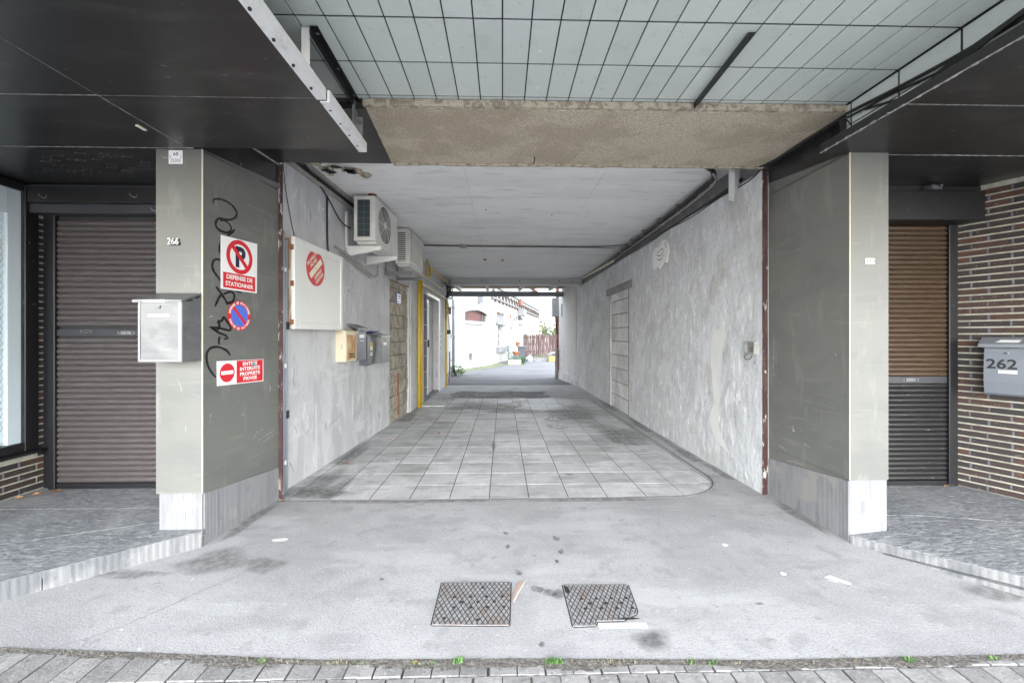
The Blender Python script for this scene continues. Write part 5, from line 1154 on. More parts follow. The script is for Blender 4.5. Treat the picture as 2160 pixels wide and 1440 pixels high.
mb.tube([(.05, 2.76, .02), (.08, 2.5, .015), (.07, 2.3, .02), (.03, 2.1, .03)], .005, 6, 6); mb.tube([(.12, 2.7, .012), (.18, 2.4, .01), (.30, 2.05, .012)], .003, 6, 6); mb.build('strand', 'cable', t)
t = thing('cable', 'black cable from the crumbled ceiling hole to the first air conditioner', 'cable', tuple(FA(.6, 2.7, .03)), 'loose black cables on the passage wall')
mb = MB(FA); mb.tube([(.16, 2.74, .05), (.5, 2.72, .03), (.85, 2.60, .02), (1.1, 2.45, .03), (1.3, 2.42, .05)], .007, 6, 6); mb.tube([(.85, 2.62, .015), (.86, 2.2, .012), (.88, 2.08, .012)], .009, 6, 4); mb.build('strand', 'cable', t)
t = thing('trunking', 'grey trunking along the top of the letterbox wall', 'trunking', tuple(FA(.7, 2.7, .03)))
mb = MB(FA); mb.box(.05, 1.5, 2.655, 2.685, .0, .03); mb.box(.05, 2.6, 2.735, 2.765, 0, .05); mb.build('trunk', 'conduit', t)
mb = MB(FA); mb.box(.03, 1.6, 2.69, 2.733, .0, .02); mb.build('trunk_gap', 'dark', t)
t = thing('cable', 'black pipe lagging sagging below the air conditioners', 'cable', tuple(FA(1.6, 2.05, .03)), 'loose black cables on the passage wall')
mb = MB(FA); mb.tube([(1.0, 2.16, .02), (1.4, 2.10, .05), (1.75, 2.03, .06), (2.0, 2.00, .05), (2.1, 2.05, .06), (2.05, 2.14, .08)], .013, 8, 6); mb.tube([(1.1, 2.12, .02), (1.9, 1.97, .03)], .008, 6, 3); mb.build('strand', 'conduit', t)
t = thing('cable', 'tangle of black cables at the far corner above the glazed door', 'cable', tuple(FC(3.3, 2.5, .1)))
mb = MB(FC); random.seed(8)
for k in range(9):
    p = [(3.2 + random.uniform(-.3, .4), 2.45 + random.uniform(-.25, .25), .10 + random.uniform(-.05, .15)) for _ in range(5)]; mb.tube(p, .008, 5, 5)
mb.tube([(3.25, 2.3, .04), (3.3, 1.8, .05), (3.22, 1.7, .06), (3.28, 2.2, .05)], .007, 5, 5); mb.build('strand', 'cable', t)

# conduit and cables across the ceiling and along the right cove
t = thing('conduit', 'thin conduit crossing the passage ceiling from wall to wall', 'conduit', (0, 6.7, 2.74))
mb = MB(); mb.tube([(-1.3, 6.66, 2.755), (-.7, 6.68, 2.752), (-.62, 6.7, 2.758), (.6, 6.7, 2.756), (1.2, 6.72, 2.75), (2.05, 6.75, 2.74)], .012, 8); mb.build('tube', 'conduit', t)
mb = MB(); mb.tube([(-1.3, 6.62, 2.742), (-.8, 6.64, 2.742), (0, 6.66, 2.738), (1.3, 6.67, 2.742), (1.9, 6.6, 2.752), (2.08, 6.3, 2.70)], .008, 6, 4); mb.build('cable', 'cable', t)
for x in (-1.1, -.3, .5, 1.3): MB().box(x - .01, x + .01, 6.68, 6.72, 2.736, 2.767).build('clip', 'white_trim', t)
MB(FCe).cbox(-.72, -.60, -6.74, -6.62, .003, .045, .006).build('junction_box', 'conduit', t)
t = thing('door_rail', 'curved black sliding door rail under the ceiling cove', 'rail', (1.9, 4, 2.7))
P = [(.55, 3.30, 2.72), (1.0, 3.31, 2.72)]
for k in range(8): an = R(-80 + 80 * k / 7); P.append((1.52 + .46 * math.cos(an), 3.80 + .46 * math.sin(an), 2.715))
for k in range(1, 8): P.append((1.985 + .07 * k / 7, 3.8 + 3.9 * k / 7, 2.70))
mb = MB(); mb.tube(P, .022, 8, 2); mb.build('rail', 'cable', t)
mb = MB(); mb.tube([(x + .03, y + .02, z - .035) for x, y, z in P[5:]], .012, 6, 2); mb.build('lower_rail', 'conduit', t)
for k in range(6):
    y = 4.0 + k * .55; MB().box(2.0, 2.115, y, y + .04, 2.68, 2.768).build('rail_hanger', 'conduit', t)
t = thing('cable', 'black cable lying on the ledge of the mottled wall', 'cable', (2.06, 5, 2.56))
mb = MB(); mb.tube([(2.04, 3.35, 2.585), (2.06, 4.2, 2.572), (2.055, 5.4, 2.57), (2.06, 6.6, 2.572), (2.045, 7.5, 2.575)], .013, 6, 4); mb.tube([(2.045, 3.12, 2.56), (2.05, 3.3, 2.535), (2.046, 3.7, 2.55), (2.05, 4.3, 2.535), (2.045, 4.9, 2.56), (2.05, 5.6, 2.54), (2.046, 6.4, 2.56)], .006, 6, 6); mb.tube([(2.085, 3.6, 2.60), (2.09, 5, 2.59), (2.08, 7.6, 2.60)], .010, 6, 3); mb.build('strand', 'cable', t)
t = thing('cream_pipe', 'cream pipe in the cove at the far end of the mottled wall', 'pipe', (2.07, 9, 2.68))
mb = MB(); mb.tube([(2.04, 7.3, 2.62), (2.045, 8.6, 2.66), (2.04, 10.4, 2.72)], .016, 8); mb.tube([(2.075, 7.3, 2.66), (2.08, 10.4, 2.75)], .012, 8); mb.build('tube', 'cream_pipe', t)
t = thing('timber_block', 'white painted timber block under the lintel corner', 'block', (1.95, 3.3, 2.62))
f_ = Frame((1.93, 3.28, 2.66), (.2, .35, -.28), (.1, -.02, .2)); MB(f_).box(0, .30, -.045, .045, -.02, .03).build('timber', 'beam_white', t)
t = thing('cable', 'black cable running along the tan beam up to the right canopy', 'cable', (2.0, 2.6, 2.6))
mb = MB(); mb.tube([(1.80, 3.10, 2.572), (1.98, 3.07, 2.566), (2.03, 2.9, 2.556), (2.035, 2.6, 2.556), (2.035, 2.34, 2.56), (2.02, 2.22, 2.545), (2.015, 2.0, 2.515), (2.0, 1.7, 2.48), (1.99, 1.4, 2.47), (1.98, 1.1, 2.5)], .009, 6, 6)
mb.tube([(2.03, 3.0, 2.552), (2.02, 2.7, 2.548), (2.03, 2.4, 2.552), (2.05, 2.28, 2.54), (2.02, 2.1, 2.49), (2.0, 1.9, 2.42)], .007, 6, 6)
mb.tube([(2.035, 2.36, 2.56), (2.02, 2.26, 2.525), (2.018, 2.0, 2.50), (2.018, 1.7, 2.452), (2.01, 1.45, 2.44), (2.0, 1.1, 2.47)], .006, 6, 6); mb.tube([(2.03, 2.30, 2.52), (2.0, 2.24, 2.46), (2.005, 2.22, 2.40), (2.02, 2.2, 2.44)], .004, 6, 6)
mb.tube([(2.02, 2.25, 2.43), (1.99, 2.1, 2.44), (1.98, 2.0, 2.42)], .005, 6, 5); mb.build('strand', 'cable', t)
t = thing('cable', 'thick black cable bundle under the tiled cheek at the photo corner', 'cable', (2.0, 1.5, 2.45))
mb = MB()
for k in range(5): mb.tube([(1.985 + .006 * k, 1.95 - .03 * k, 2.385 + .004 * k), (1.98, 1.72 + .01 * k, 2.42 + .006 * k), (1.975 + .005 * k, 1.5, 2.47 + .005 * k), (1.98, 1.2, 2.50 + .006 * k)], .010, 6, 5)
mb.build('strand', 'cable', t)

# passage continuation to the yard: left white wall, downpipe, ivy, right whitewashed wall
D_ = Vector((-1.86, 14.6, 0)); FD = Frame(C_ + Vector((-.02, .0, 0)), D_ - C_)
wy = thing('yard_side_wall', 'dirty white yard wall past the glazed door', 'wall', (-1.7, 12.5, 0))
LD = (D_ - C_).length
mb = MB(FD); mb.wall(0.01, LD, -.5, 2.75, (), .2); mb.build('render', 'render_white', wy)
mb = MB(FD); mb.box(.2, LD, -.4, .12, 0, .03); mb.build('plinth', 'grey_stone', wy)
mb = MB(FD); mb.box(.9, 1.15, 1.9, 2.1, 0, .12); mb.build('meter_box', 'old_wood', wy)
mb = MB(FD); mb.box(.75, 1.0, 1.3, 1.42, 0, .12); mb.build('tap_box', 'dark_frame', wy)
pipe('gas_pipe', 'rusty short standpipe on the dirty white yard wall', 'pipe', [(1.6, .75, .05), (1.6, .0, .05), (1.0, -.1, .05)], .018, 'rust', None, FD)
pipe('cream_pipe', 'cream pipe sloping down the dirty white yard wall', 'pipe', [(.3, 2.0, .05), (1.2, 1.45, .06), (3.2, 1.2, .06)], .02, 'cream_pipe', None, FD)
t = thing('downpipe', 'grey rainwater downpipe with bent foot at the yard corner', 'downpipe', tuple(FD(3.45, 0, .1)))
mb = MB(FD); mb.tube([(3.45, 2.62, .05), (3.45, 2.5, .10), (3.45, .05, .10), (3.5, -.10, .14), (3.62, -.2, .22)], .055, 10); mb.build('tube', 'grey_pipe', t, smooth=True)
for z_ in (2.25, 1.2, .35): MB(FD).box(3.39, 3.51, z_, z_ + .04, .0, .16).build('bracket', 'grey_pipe', t)
def bush(name, label, cx, cy, cz, rx, ry, rz, n, m, leaf=.05, cat='plant', group=None):
    t = thing(name, label, cat, (cx, cy, cz), group)
    mb = MB()
    for _ in range(n):
        while True:
            p = [random.uniform(-1, 1) for _ in range(3)]
            if sum(q * q for q in p) < 1 and p[2] > -.6: break
        x, y, z = cx + p[0] * rx, cy + p[1] * ry, cz + rz * (.6 + p[2] * .8)
        a = random.uniform(0, 6.28); b = random.uniform(-.9, .9); s_ = leaf * random.uniform(.6, 1.3)
        u = Vector((math.cos(a), math.sin(a), b * .6)).normalized() * s_; v = u.cross(Vector((0.2, .3, 1))).normalized() * s_ * .55
        c = Vector((x, y, z))
        mb.add([tuple(c - u), tuple(c + v + Vector((0, 0, s_ * .2))), tuple(c + u), tuple(c - v + Vector((0, 0, s_ * .2)))], [(0, 1, 2, 3)])
    mb.build('foliage', m, t)
    st_ = MB()
    for _ in range(7):
        x, y = cx + random.uniform(-.4, .4) * rx, cy + random.uniform(-.4, .4) * ry
        st_.tube([(cx + random.uniform(-.2, .2) * rx, cy, cz - .02), (x, y, cz + rz * random.uniform(.5, 1.1))], leaf * .08, 5)
    st_.build('stem', m, t); return t
random.seed(17)
bush('weed', 'bright green weed at the foot of the grey downpipe', -1.62, 14.2, zf(14.2), .30, .28, .30, 260, 'weed_green', .05)

FYR = Frame((1.84, 13.0, 0), (.19, -2.1, 0))
if FYR.n.x > 0: FYR.n = -FYR.n
wy2 = thing('yard_side_wall', 'whitewashed brick wall beyond the mottled plaster', 'wall', (1.95, 12, 0))
L_ = math.hypot(.19, 2.1)
mb = MB(FYR); mb.box(0, L_, -.4, 2.78, -.3, 0); mb.build('brickwork', 'white_brick', wy2)
mb = MB(FYR); mb.box(0.02, L_ - .02, -.4, .13, 0, .035); mb.build('plinth', 'plaster_l', wy2)
mb = MB(FYR); mb.box(.35, .52, 1.85, 2.25, -.02, .004); mb.build('niche', 'joint_mid', wy2)
pipe('conduit', 'grey conduit upright where whitewashed brick meets plaster', 'conduit', [(2.035, 10.92, -.1), (2.035, 10.92, 2.6)], .018, 'conduit')
rp = thing('brick_pier', 'red brick pier at the yard opening', 'pier', (1.85, 13.15, 0))
mb = MB(); mb.box(1.78, 2.2, 13.02, 13.4, -.4, 3.2); mb.build('brickwork', 'red_brick', rp)
t = thing('meter_cabinet', 'grey metal cabinet high on the red brick pier', 'cabinet', (1.75, 13.2, 2.2))
mb = MB(Frame((0, 13.015, 0), (1, 0, 0))); mb.cbox(1.63, 1.86, 1.88, 2.50, -.3, .0, .008); mb.build('housing', 'grey_pipe', t)
mb = MB(Frame((0, 13.015, 0), (1, 0, 0))); mb.box(1.65, 1.72, 1.92, 2.46, .0, .006); mb.build('door', 'conduit', t)
mb = MB(); mb.tube([(1.74, 13.05, 1.88), (1.76, 13.05, 1.7), (1.78, 13.05, 1.3)], .02, 6); mb.build('cable_tail', 'cable', t)
pipe('standpipe', 'thick grey pipe standing in front of the brick pier', 'pipe', [(1.755, 12.95, -.16), (1.755, 12.95, .80), (1.755, 12.95, .86)], .045, 'conduit')

# ------------------------------------------------------------------ the white house across the yard
K0, K1, K2 = Vector((-1.95, 17.3, 0)), Vector((-.65, 20.9, 0)), Vector((4.0, 43.7, 0))
F1 = Frame(K0 - (K1 - K0) * .25, K1 - K0); o1 = (K1 - K0).length * .25; L1 = (K1 - K0).length * 1.25
F2 = Frame(K1, K2 - K1); L2 = (K2 - K1).length
def at(fr, u, v):            # where the sight line through photo pixel (u, v) meets the wall of a frame
    d = Vector(((u - 1080) / 840, 1, (708 - v) / 840)); th = math.atan(20 / 840)
    d = Vector((math.cos(th) * d.x + math.sin(th), -math.sin(th) * d.x + math.cos(th), d.z)); o = Vector((0, 0, 1.25))
    t_ = (fr.o - o).dot(fr.n) / d.dot(fr.n); p = o + d * t_ - fr.o
    return p.dot(fr.x), p.z
def z7(x, y): return 920 + x / 4.8, 560 + y / 4.8
house = thing('white_house', 'long white rendered house across the courtyard', 'house', (0, 20, -.3))
def opening(fr, pts):
    q = [at(fr, *z7(*p)) for p in pts]; return min(a for a, b in q), max(a for a, b in q), min(b for a, b in q), max(b for a, b in q)
w1 = opening(F1, [(292, 432), (520, 470), (292, 560), (520, 580)])
v1 = opening(F1, [(335, 890), (367, 900), (335, 955), (367, 958)])
w2 = opening(F2, [(614, 590), (672, 600), (614, 820), (672, 822)])
h2 = opening(F2, [(612, 486), (690, 490), (612, 575), (690, 585)])
d1 = opening(F2, [(745, 620), (775, 628), (745, 815), (775, 820)])
d2 = opening(F2, [(812, 632), (860, 640), (812, 828), (860, 830)])
d3 = opening(F2, [(918, 625), (935, 628), (918, 720), (935, 720)])
zt1, zt2 = 6.2, None
_, zcor = at(F2, *z7(562, 322))
mb = MB(F1); mb.wall(0, L1 - .003, -.9, 6.0, [w1, v1], .3); k0 = len(mb.v)
m2 = MB(F2); m2.wall(0.003, L2, -1.1, zcor + .02, [w2, h2, d1, d2, d3], .3); mb.v += m2.v; mb.f += [tuple(i + k0 for i in f) for f in m2.f]
mb.build('wall', 'render_white', house)
MB(F1).box(o1 - .5, L1, -.9, at(F1, *z7(300, 975))[1], 0, .04).build('plinth', 'white_paint', house)
fillA = MB(F1); n = 14
arch = [(w1[0], w1[3] + .0)] 
a0, a1, b1 = w1[0], w1[1], w1[3]
rise = (b1 - w1[2]) * .28
poly = [(a0 + (a1 - a0) * i / n, b1 - rise + rise * math.sin(math.pi * i / n)) for i in range(n + 1)]
for i in range(n): fillA.add([(poly[i][0], poly[i][1], -.001), (poly[i + 1][0], poly[i + 1][1], -.001), (poly[i + 1][0], b1 + .001, -.001), (poly[i][0], b1 + .001, -.001)], [(0, 1, 2, 3)])
fillA.build('arch_spandrel', 'render_white', house)
def window(fr, q, pane, frame_m, bars=(), depth=.16, fw=.06, nm='window'):
    m_ = MB(fr)
    for b_ in ((q[0], q[0] + fw, q[2], q[3]), (q[1] - fw, q[1], q[2], q[3]), (q[0] + fw, q[1] - fw, q[3] - fw, q[3]), (q[0] + fw, q[1] - fw, q[2], q[2] + fw)): m_.box(*b_, -depth - .05, -depth + .03)
    for (x0, x1, y0, y1) in bars: m_.box(q[0] + (q[1] - q[0]) * x0, q[0] + (q[1] - q[0]) * x1, q[2] + (q[3] - q[2]) * y0, q[2] + (q[3] - q[2]) * y1, -depth - .02, -depth + .025)
    o = m_.build(nm, frame_m, house)
    MB(fr).box(q[0] + fw, q[1] - fw, q[2] + fw, q[3] - fw, -depth - .03, -depth - .01).build('pane', pane, o)
    return o
window(F1, w1, 'pane_red', 'grey_stone', [(.88, .9, 0, 1)])
MB(F1).box(w1[0] - .06, w1[1] + .06, w1[2] - .10, w1[2] - .002, -.1, .08).build('window_sill', 'white_paint', house)
MB(F1).box(*v1, -.25, -.12).build('vent_brick', 'red_brick', house)
MB(F2).box(*h2, -.28, -.10).build('slate_infill', 'grey_stone', house)
MB(F2).box(h2[0] - .25, h2[1] + .25, h2[2] - .12, h2[2] - .002, -.05, .10).build('window_hood', 'grey_stone', house)
MB(F2).box(h2[0] + .5, h2[1] - .8, h2[3] - .02, h2[3] + .10, -.05, .03).build('keystone', 'orange_door', house)
window(F2, w2, 'pane_dark', 'alu', [(.46, .56, 0, 1), (0, 1, .66, .70), (0, 1, .33, .36)])
s2 = opening(F2, [(606, 828), (703, 830), (606, 872), (703, 870)])
MB(F2).box(s2[0], s2[1], s2[2] + .05, s2[3], -.05, .18).build('window_sill', 'grey_stone', house)
window(F2, d1, 'pane_dark', 'alu', [(.5, .6, 0, 1)], nm='door')
o = window(F2, d2, 'orange_door', 'alu', [(.55, 1, 0, 1)], nm='door')
window(F2, d3, 'pane_dark', 'alu', nm='window')
# brick cornice with corbel arches
co0 = at(F2, *z7(545, 318))[0]; 
m_ = MB(F2); m_.box(0.01, L2, zcor - .04, zcor + .06, .0, .10); m_.box(.01, L2, zcor + .62, zcor + .72, .0, .14); m_.build('cornice', 'grey_stone', house)
m_ = MB(F2)
na = 22; wa = L2 / na
for k in range(na):
    c = wa * (k + .5)
    for i in range(8):
        t0, t1 = math.pi * i / 8, math.pi * (i + 1) / 8
        r0, r1 = wa * .36, wa * .46
        m_.add([(c + r0 * math.cos(t0), zcor + .10 + .85 * r0 * math.sin(t0), .09), (c + r1 * math.cos(t0), zcor + .10 + .85 * r1 * math.sin(t0), .09), (c + r1 * math.cos(t1), zcor + .10 + .85 * r1 * math.sin(t1), .09), (c + r0 * math.cos(t1), zcor + .10 + .85 * r0 * math.sin(t1), .09),
                (c + r0 * math.cos(t0), zcor + .10 + .85 * r0 * math.sin(t0), .0), (c + r0 * math.cos(t1), zcor + .10 + .85 * r0 * math.sin(t1), .0)], [(0, 1, 2, 3), (0, 3, 5, 4)])
    m_.box(wa * k - .05, wa * k + .05, zcor - .18, zcor + .12, .0, .12)
m_.build('corbel_arches', 'corbel', house)
mb = MB(F2); mb.wall(0.003, L2, zcor + .022, zcor + 2.3, (), .3); mb.build('attic_wall', 'white_brick', house)
m_ = MB(F2); m_.box(0, L2 + .2, zcor + 2.3, zcor + 2.42, -.3, .35); m_.build('gutter', 'roof_tile', house)
m_ = MB(F2); m_.add([(0, zcor + 2.42, .35), (L2 + .2, zcor + 2.42, .35), (L2 + .2, zcor + 3.2, -2.6), (0, zcor + 3.2, -2.6)], [(0, 1, 2, 3)]); m_.build('roof', 'roof_tile', house)
b1_ = opening(F2, [(832, 345), (853, 345), (832, 398), (853, 400)])
MB(F2).box(b1_[0], b1_[1], b1_[2], b1_[3], .0, .2).build('brick_pilaster', 'red_brick', house)
b2_ = opening(F2, [(822, 450), (850, 450), (822, 505), (850, 510)])
MB(F2).box(b2_[0], b2_[1], b2_[2], b2_[3], .0, .5).build('corbel_box', 'grey_stone', house)
for px in (568, 540): 
    fr, pts = (F1, (540, 800)) if px == 540 else (F2, (570, 480))
    a, _ = at(fr, *z7(px, 560))
    if px == 540: m_ = MB(fr); m_.tube([(a, -.1, .05), (a, 4.5, .05)], .03, 6); m_.build('rain_pipe', 'white_trim', house)
sp = at(F1, *z7(430, 345)); m_ = MB(F1); m_.box(sp[0] - .1, sp[0] + .1, sp[1] - .15, sp[1] + .2, 0, .25); m_.tube([(sp[0] + .1, sp[1], .1), (sp[0] + .5, sp[1] + .1, .05)], .02, 5); m_.build('floodlight', 'slate', house)
rd = at(F2, *z7(749, 515)); MB(F2).box(rd[0] - .12, rd[0] + .12, rd[1] - .12, rd[1] + .12, 0, .06).build('wall_anchor', 'red_brick', house)
# wall lantern
la = at(F2, *z7(770, 560)); t = thing('wall_lantern', 'black iron lantern on a scrolled arm of the white house', 'lantern', tuple(F2(la[0], la[1], .1)))
px = F2(la[0], la[1], 0)
ctr = px + Vector((.52, -.9, -.10))
m_ = MB(); m_.tube([tuple(px), tuple(px + Vector((.3, -.5, .22))), tuple(ctr + Vector((0, 0, .34)))], .025, 6, 4); m_.tube([tuple(px + Vector((0, 0, -.3))), tuple(px + Vector((.2, -.35, -.05))), tuple(px + Vector((.3, -.5, .2)))], .018, 6, 4); m_.build('arm', 'dark_frame', t)
m_ = MB(); m_.lathe(ctr.x, ctr.y, [(.03, ctr.z + .42), (.06, ctr.z + .32), (.22, ctr.z + .18), (.22, ctr.z + .15)], 6); m_.lathe(ctr.x, ctr.y, [(.12, ctr.z - .24), (.14, ctr.z - .2)], 6); m_.build('lamp_cap', 'dark_frame', t)
m_ = MB(); m_.lathe(ctr.x, ctr.y, [(.12, ctr.z - .2), (.18, ctr.z + .15)], 6); m_.build('lamp_glass', 'glass', t)
m_ = MB()
for k in range(6): an = k * math.pi / 3; m_.tube([(ctr.x + .125 * math.cos(an), ctr.y + .125 * math.sin(an), ctr.z - .2), (ctr.x + .185 * math.cos(an), ctr.y + .185 * math.sin(an), ctr.z + .15)], .012, 5)
m_.build('lamp_bars', 'dark_frame', t)

# fence across the yard
fe = thing('board_fence', 'weathered brown board fence closing the courtyard', 'fence', (3, 32.3, -.5))
me = []
for h in (1.80, 1.76, 1.84):
    m_ = MB(Frame((0, 0, 0), (1, 0, 0))); m_.cbox(-.075, .075, 0, h, -.02, 0, .006); me.append(m_.mesh('fence_board', 'fence'))
x = 1.75
random.seed(23)
while x < 6.4:
    piece(random.choice(me), 'fence_board', fe, Matrix.Translation((x, 32.3 + random.uniform(-.02, .02), zf(32.3) - .02)) @ Matrix.Rotation(random.uniform(-.012, .012), 4, 'Y')); x += .165
for z_ in (.35, .95, 1.5): MB(Frame((0, 32.36, 0), (1, 0, 0))).box(1.7, 6.4, zf(32) + z_, zf(32) + z_ + .09, -.05, 0).build('rail', 'fence', fe)
for x in (1.72, 3.2, 4.7): MB(Frame((0, 32.40, 0), (1, 0, 0))).box(x, x + .1, zf(32) - .1, 1.40, -.05, .02).build('post', 'fence', fe)
# wheelie bin
t = thing('wheelie_bin', 'dark grey wheelie bin before the brown fence', 'bin', (1.18, 24.3, zf(24.3)))
z0 = zf(24.3)
m_ = MB(); m_.add([(.96, 24.1, z0 + .06), (1.36, 24.1, z0 + .06), (1.36, 24.55, z0 + .06), (.96, 24.55, z0 + .06), (.90, 24.0, z0 + .88), (1.42, 24.0, z0 + .88), (1.42, 24.65, z0 + .88), (.90, 24.65, z0 + .88)], [(3, 2, 1, 0), (4, 5, 6, 7), (0, 1, 5, 4), (1, 2, 6, 5), (2, 3, 7, 6), (3, 0, 4, 7)]); m_.build('body', 'bin', t)
m_ = MB(); m_.prism([(.87, 23.95), (1.45, 23.95), (1.45, 24.75), (.87, 24.75)], z0 + .885, z0 + .93); m_.tube([(.95, 24.76, z0 + .93), (1.38, 24.76, z0 + .93)], .025, 6); m_.build('lid', 'bin', t)
for x in (.93, 1.37):
    m_ = MB(Frame((x, 24.6, z0 + .11), (0, 1, 0))); m_.disc(0, 0, .11, -.03, .03, 16); m_.build('wheel', 'dark_frame', t)
# planters and pots
def trough(label, x0, x1, y0, y1, h, m, mat_plant, n):
    z_ = zf((y0 + y1) / 2); t = thing('stone_trough', label, 'planter', ((x0 + x1) / 2, (y0 + y1) / 2, z_))
    m_ = MB()
    for q in ((x0, x1, y0, y0 + .06), (x0, x1, y1 - .06, y1), (x0, x0 + .06, y0 + .06, y1 - .06), (x1 - .06, x1, y0 + .06, y1 - .06)): m_.box(*q, z_, z_ + h)
    m_.build('basin', m, t)
    MB().box(x0 + .06, x1 - .06, y0 + .06, y1 - .06, z_, z_ + h - .05).build('soil_fill', 'soil', t)
    if n:
        m_ = MB()
        for _ in range(n):
            x, y, a = random.uniform(x0, x1), random.uniform(y0, y1), random.uniform(0, 6.28); s_ = random.uniform(.04, .09); zc = z_ + h + random.uniform(-.02, .16)
            m_.add([(x - s_ * math.cos(a), y - s_ * math.sin(a), zc), (x + s_ * .5 * math.sin(a), y - s_ * .5 * math.cos(a), zc + .03), (x + s_ * math.cos(a), y + s_ * math.sin(a), zc + .02), (x - s_ * .5 * math.sin(a), y + s_ * .5 * math.cos(a), zc + .04)], [(0, 1, 2, 3)])
        m_.build('plants', mat_plant, t)
    return t
trough('mossy yellow stone trough with pale plants by the white house', .30, .98, 21.0, 21.5, .27, 'trough', 'leaf_blue', 130)
trough('long low stone trough in front of the brown fence', 1.95, 2.75, 24.6, 25.2, .22, 'grey_stone', 'leaf_green', 40)
t = thing('flower_pot', 'terracotta pot standing behind the mossy trough', 'pot', (.83, 23.0, zf(23)))
m_ = MB(); m_.lathe(.78, 23.0, [(.12, zf(23) + .36), (.19, zf(23) + .58), (.21, zf(23) + .58), (.21, zf(23) + .64), (.19, zf(23) + .64)], 18); m_.build('pot', 'terracotta', t)
m_ = MB(); m_.box(.62, .95, 22.85, 23.15, zf(23), zf(23) + .36); m_.build('stand', 'grey_stone', t)
t = thing('flower_pot', 'small terracotta pot by the door of the white house', 'pot', tuple(F2(d1[0] + .5, d1[2], .25)))
p = F2(d1[0] + .6, d1[2] + .1, .45); m_ = MB(); m_.lathe(p.x, p.y, [(.10, p.z - .1), (.15, p.z + .18), (.17, p.z + .18), (.17, p.z + .24)], 14); m_.build('pot', 'terracotta', t)
m_ = MB(); m_.box(p.x - .2, p.x + .2, p.y - .2, p.y + .2, zf(p.y), p.z - .101); m_.build('stand', 'white_paint', t)
t = thing('storage_crate', 'yellow crate under a blue cover at the brick pier', 'crate', (3.0, 24.6, zf(24.6)))
z0 = zf(24.6)
MB().box(2.82, 3.6, 24.3, 24.9, z0, z0 + .32).build('crate', 'yellow_box', t)
m_ = MB(); m_.sheet(8, 6, lambda i, j: (2.78 + .86 * i, 24.25 + .7 * j, z0 + .36 + .22 * math.sin(math.pi * i) ** .6 * (.6 + .4 * math.sin(math.pi * j)))); m_.build('cover', 'tarp', t)
t = thing('refuse_bag', 'white and blue refuse bag beside the wheelie bin', 'bag', (1.65, 24.4, zf(24.4)))
m_ = MB(); z0 = zf(24.4); m_.lathe(1.66, 24.4, [(.20, z0 + .005), (.24, z0 + .08), (.20, z0 + .22), (.10, z0 + .32), (.03, z0 + .36), (.05, z0 + .40)], 12)
m_.v = [v + Vector((random.uniform(-.025, .025), random.uniform(-.025, .025), random.uniform(-.015, .015) if v.z > z0 + .05 else 0)) for v in m_.v]; m_.build('bag', 'bag', t, smooth=True)
MB().lathe(1.56, 24.25, [(.09, z0 + .005), (.10, z0 + .1), (.03, z0 + .2)], 10).build('blue_sack', 'blue', t)
bush('climbing_plant', 'thin climbing plant beside the arched window', .36, 23.6, zf(23.6), .12, .15, 1.05, 150, 'leaf_blue', .06)
bush('potted_plant', 'leafy plant at the right end of the mossy trough', 1.12, 21.3, zf(21.3), .12, .15, .3, 120, 'leaf_green', .06)
# beyond the fence
t = thing('far_house', 'distant white house with grey slate roof beyond the fence', 'house', (9, 75, 0))
m_ = MB(); m_.box(4, 13, 75, 83, -.6, 4.2); m_.build('wall', 'render_white', t)
m_ = MB(); m_.add([(3.6, 74.6, 4.2), (13.4, 74.6, 4.2), (13.4, 79, 8.4), (3.6, 79, 8.4), (3.6, 83.4, 4.2), (13.4, 83.4, 4.2)], [(0, 1, 2, 3), (3, 2, 5, 4), (0, 3, 4), (1, 5, 2)]); m_.build('roof', 'slate', t)
for x in (5.2, 7.4, 9.6): MB().box(x, x + 1.0, 74.9, 74.99, 1.2, 2.8).build('window', 'pane_dark', t)
random.seed(41)
for (cx, lab) in ((5.2, 'green shrub beyond the fence next to the white house'), (7.4, 'green shrub beyond the fence in the middle'), (9.6, 'green shrub beyond the fence next to the brick pier')):
    bush('shrub', lab, cx, 52, -.5, 1.5, 1.2, 2.6, 420, 'hedge', .28, 'shrub', 'shrubs beyond the fence')

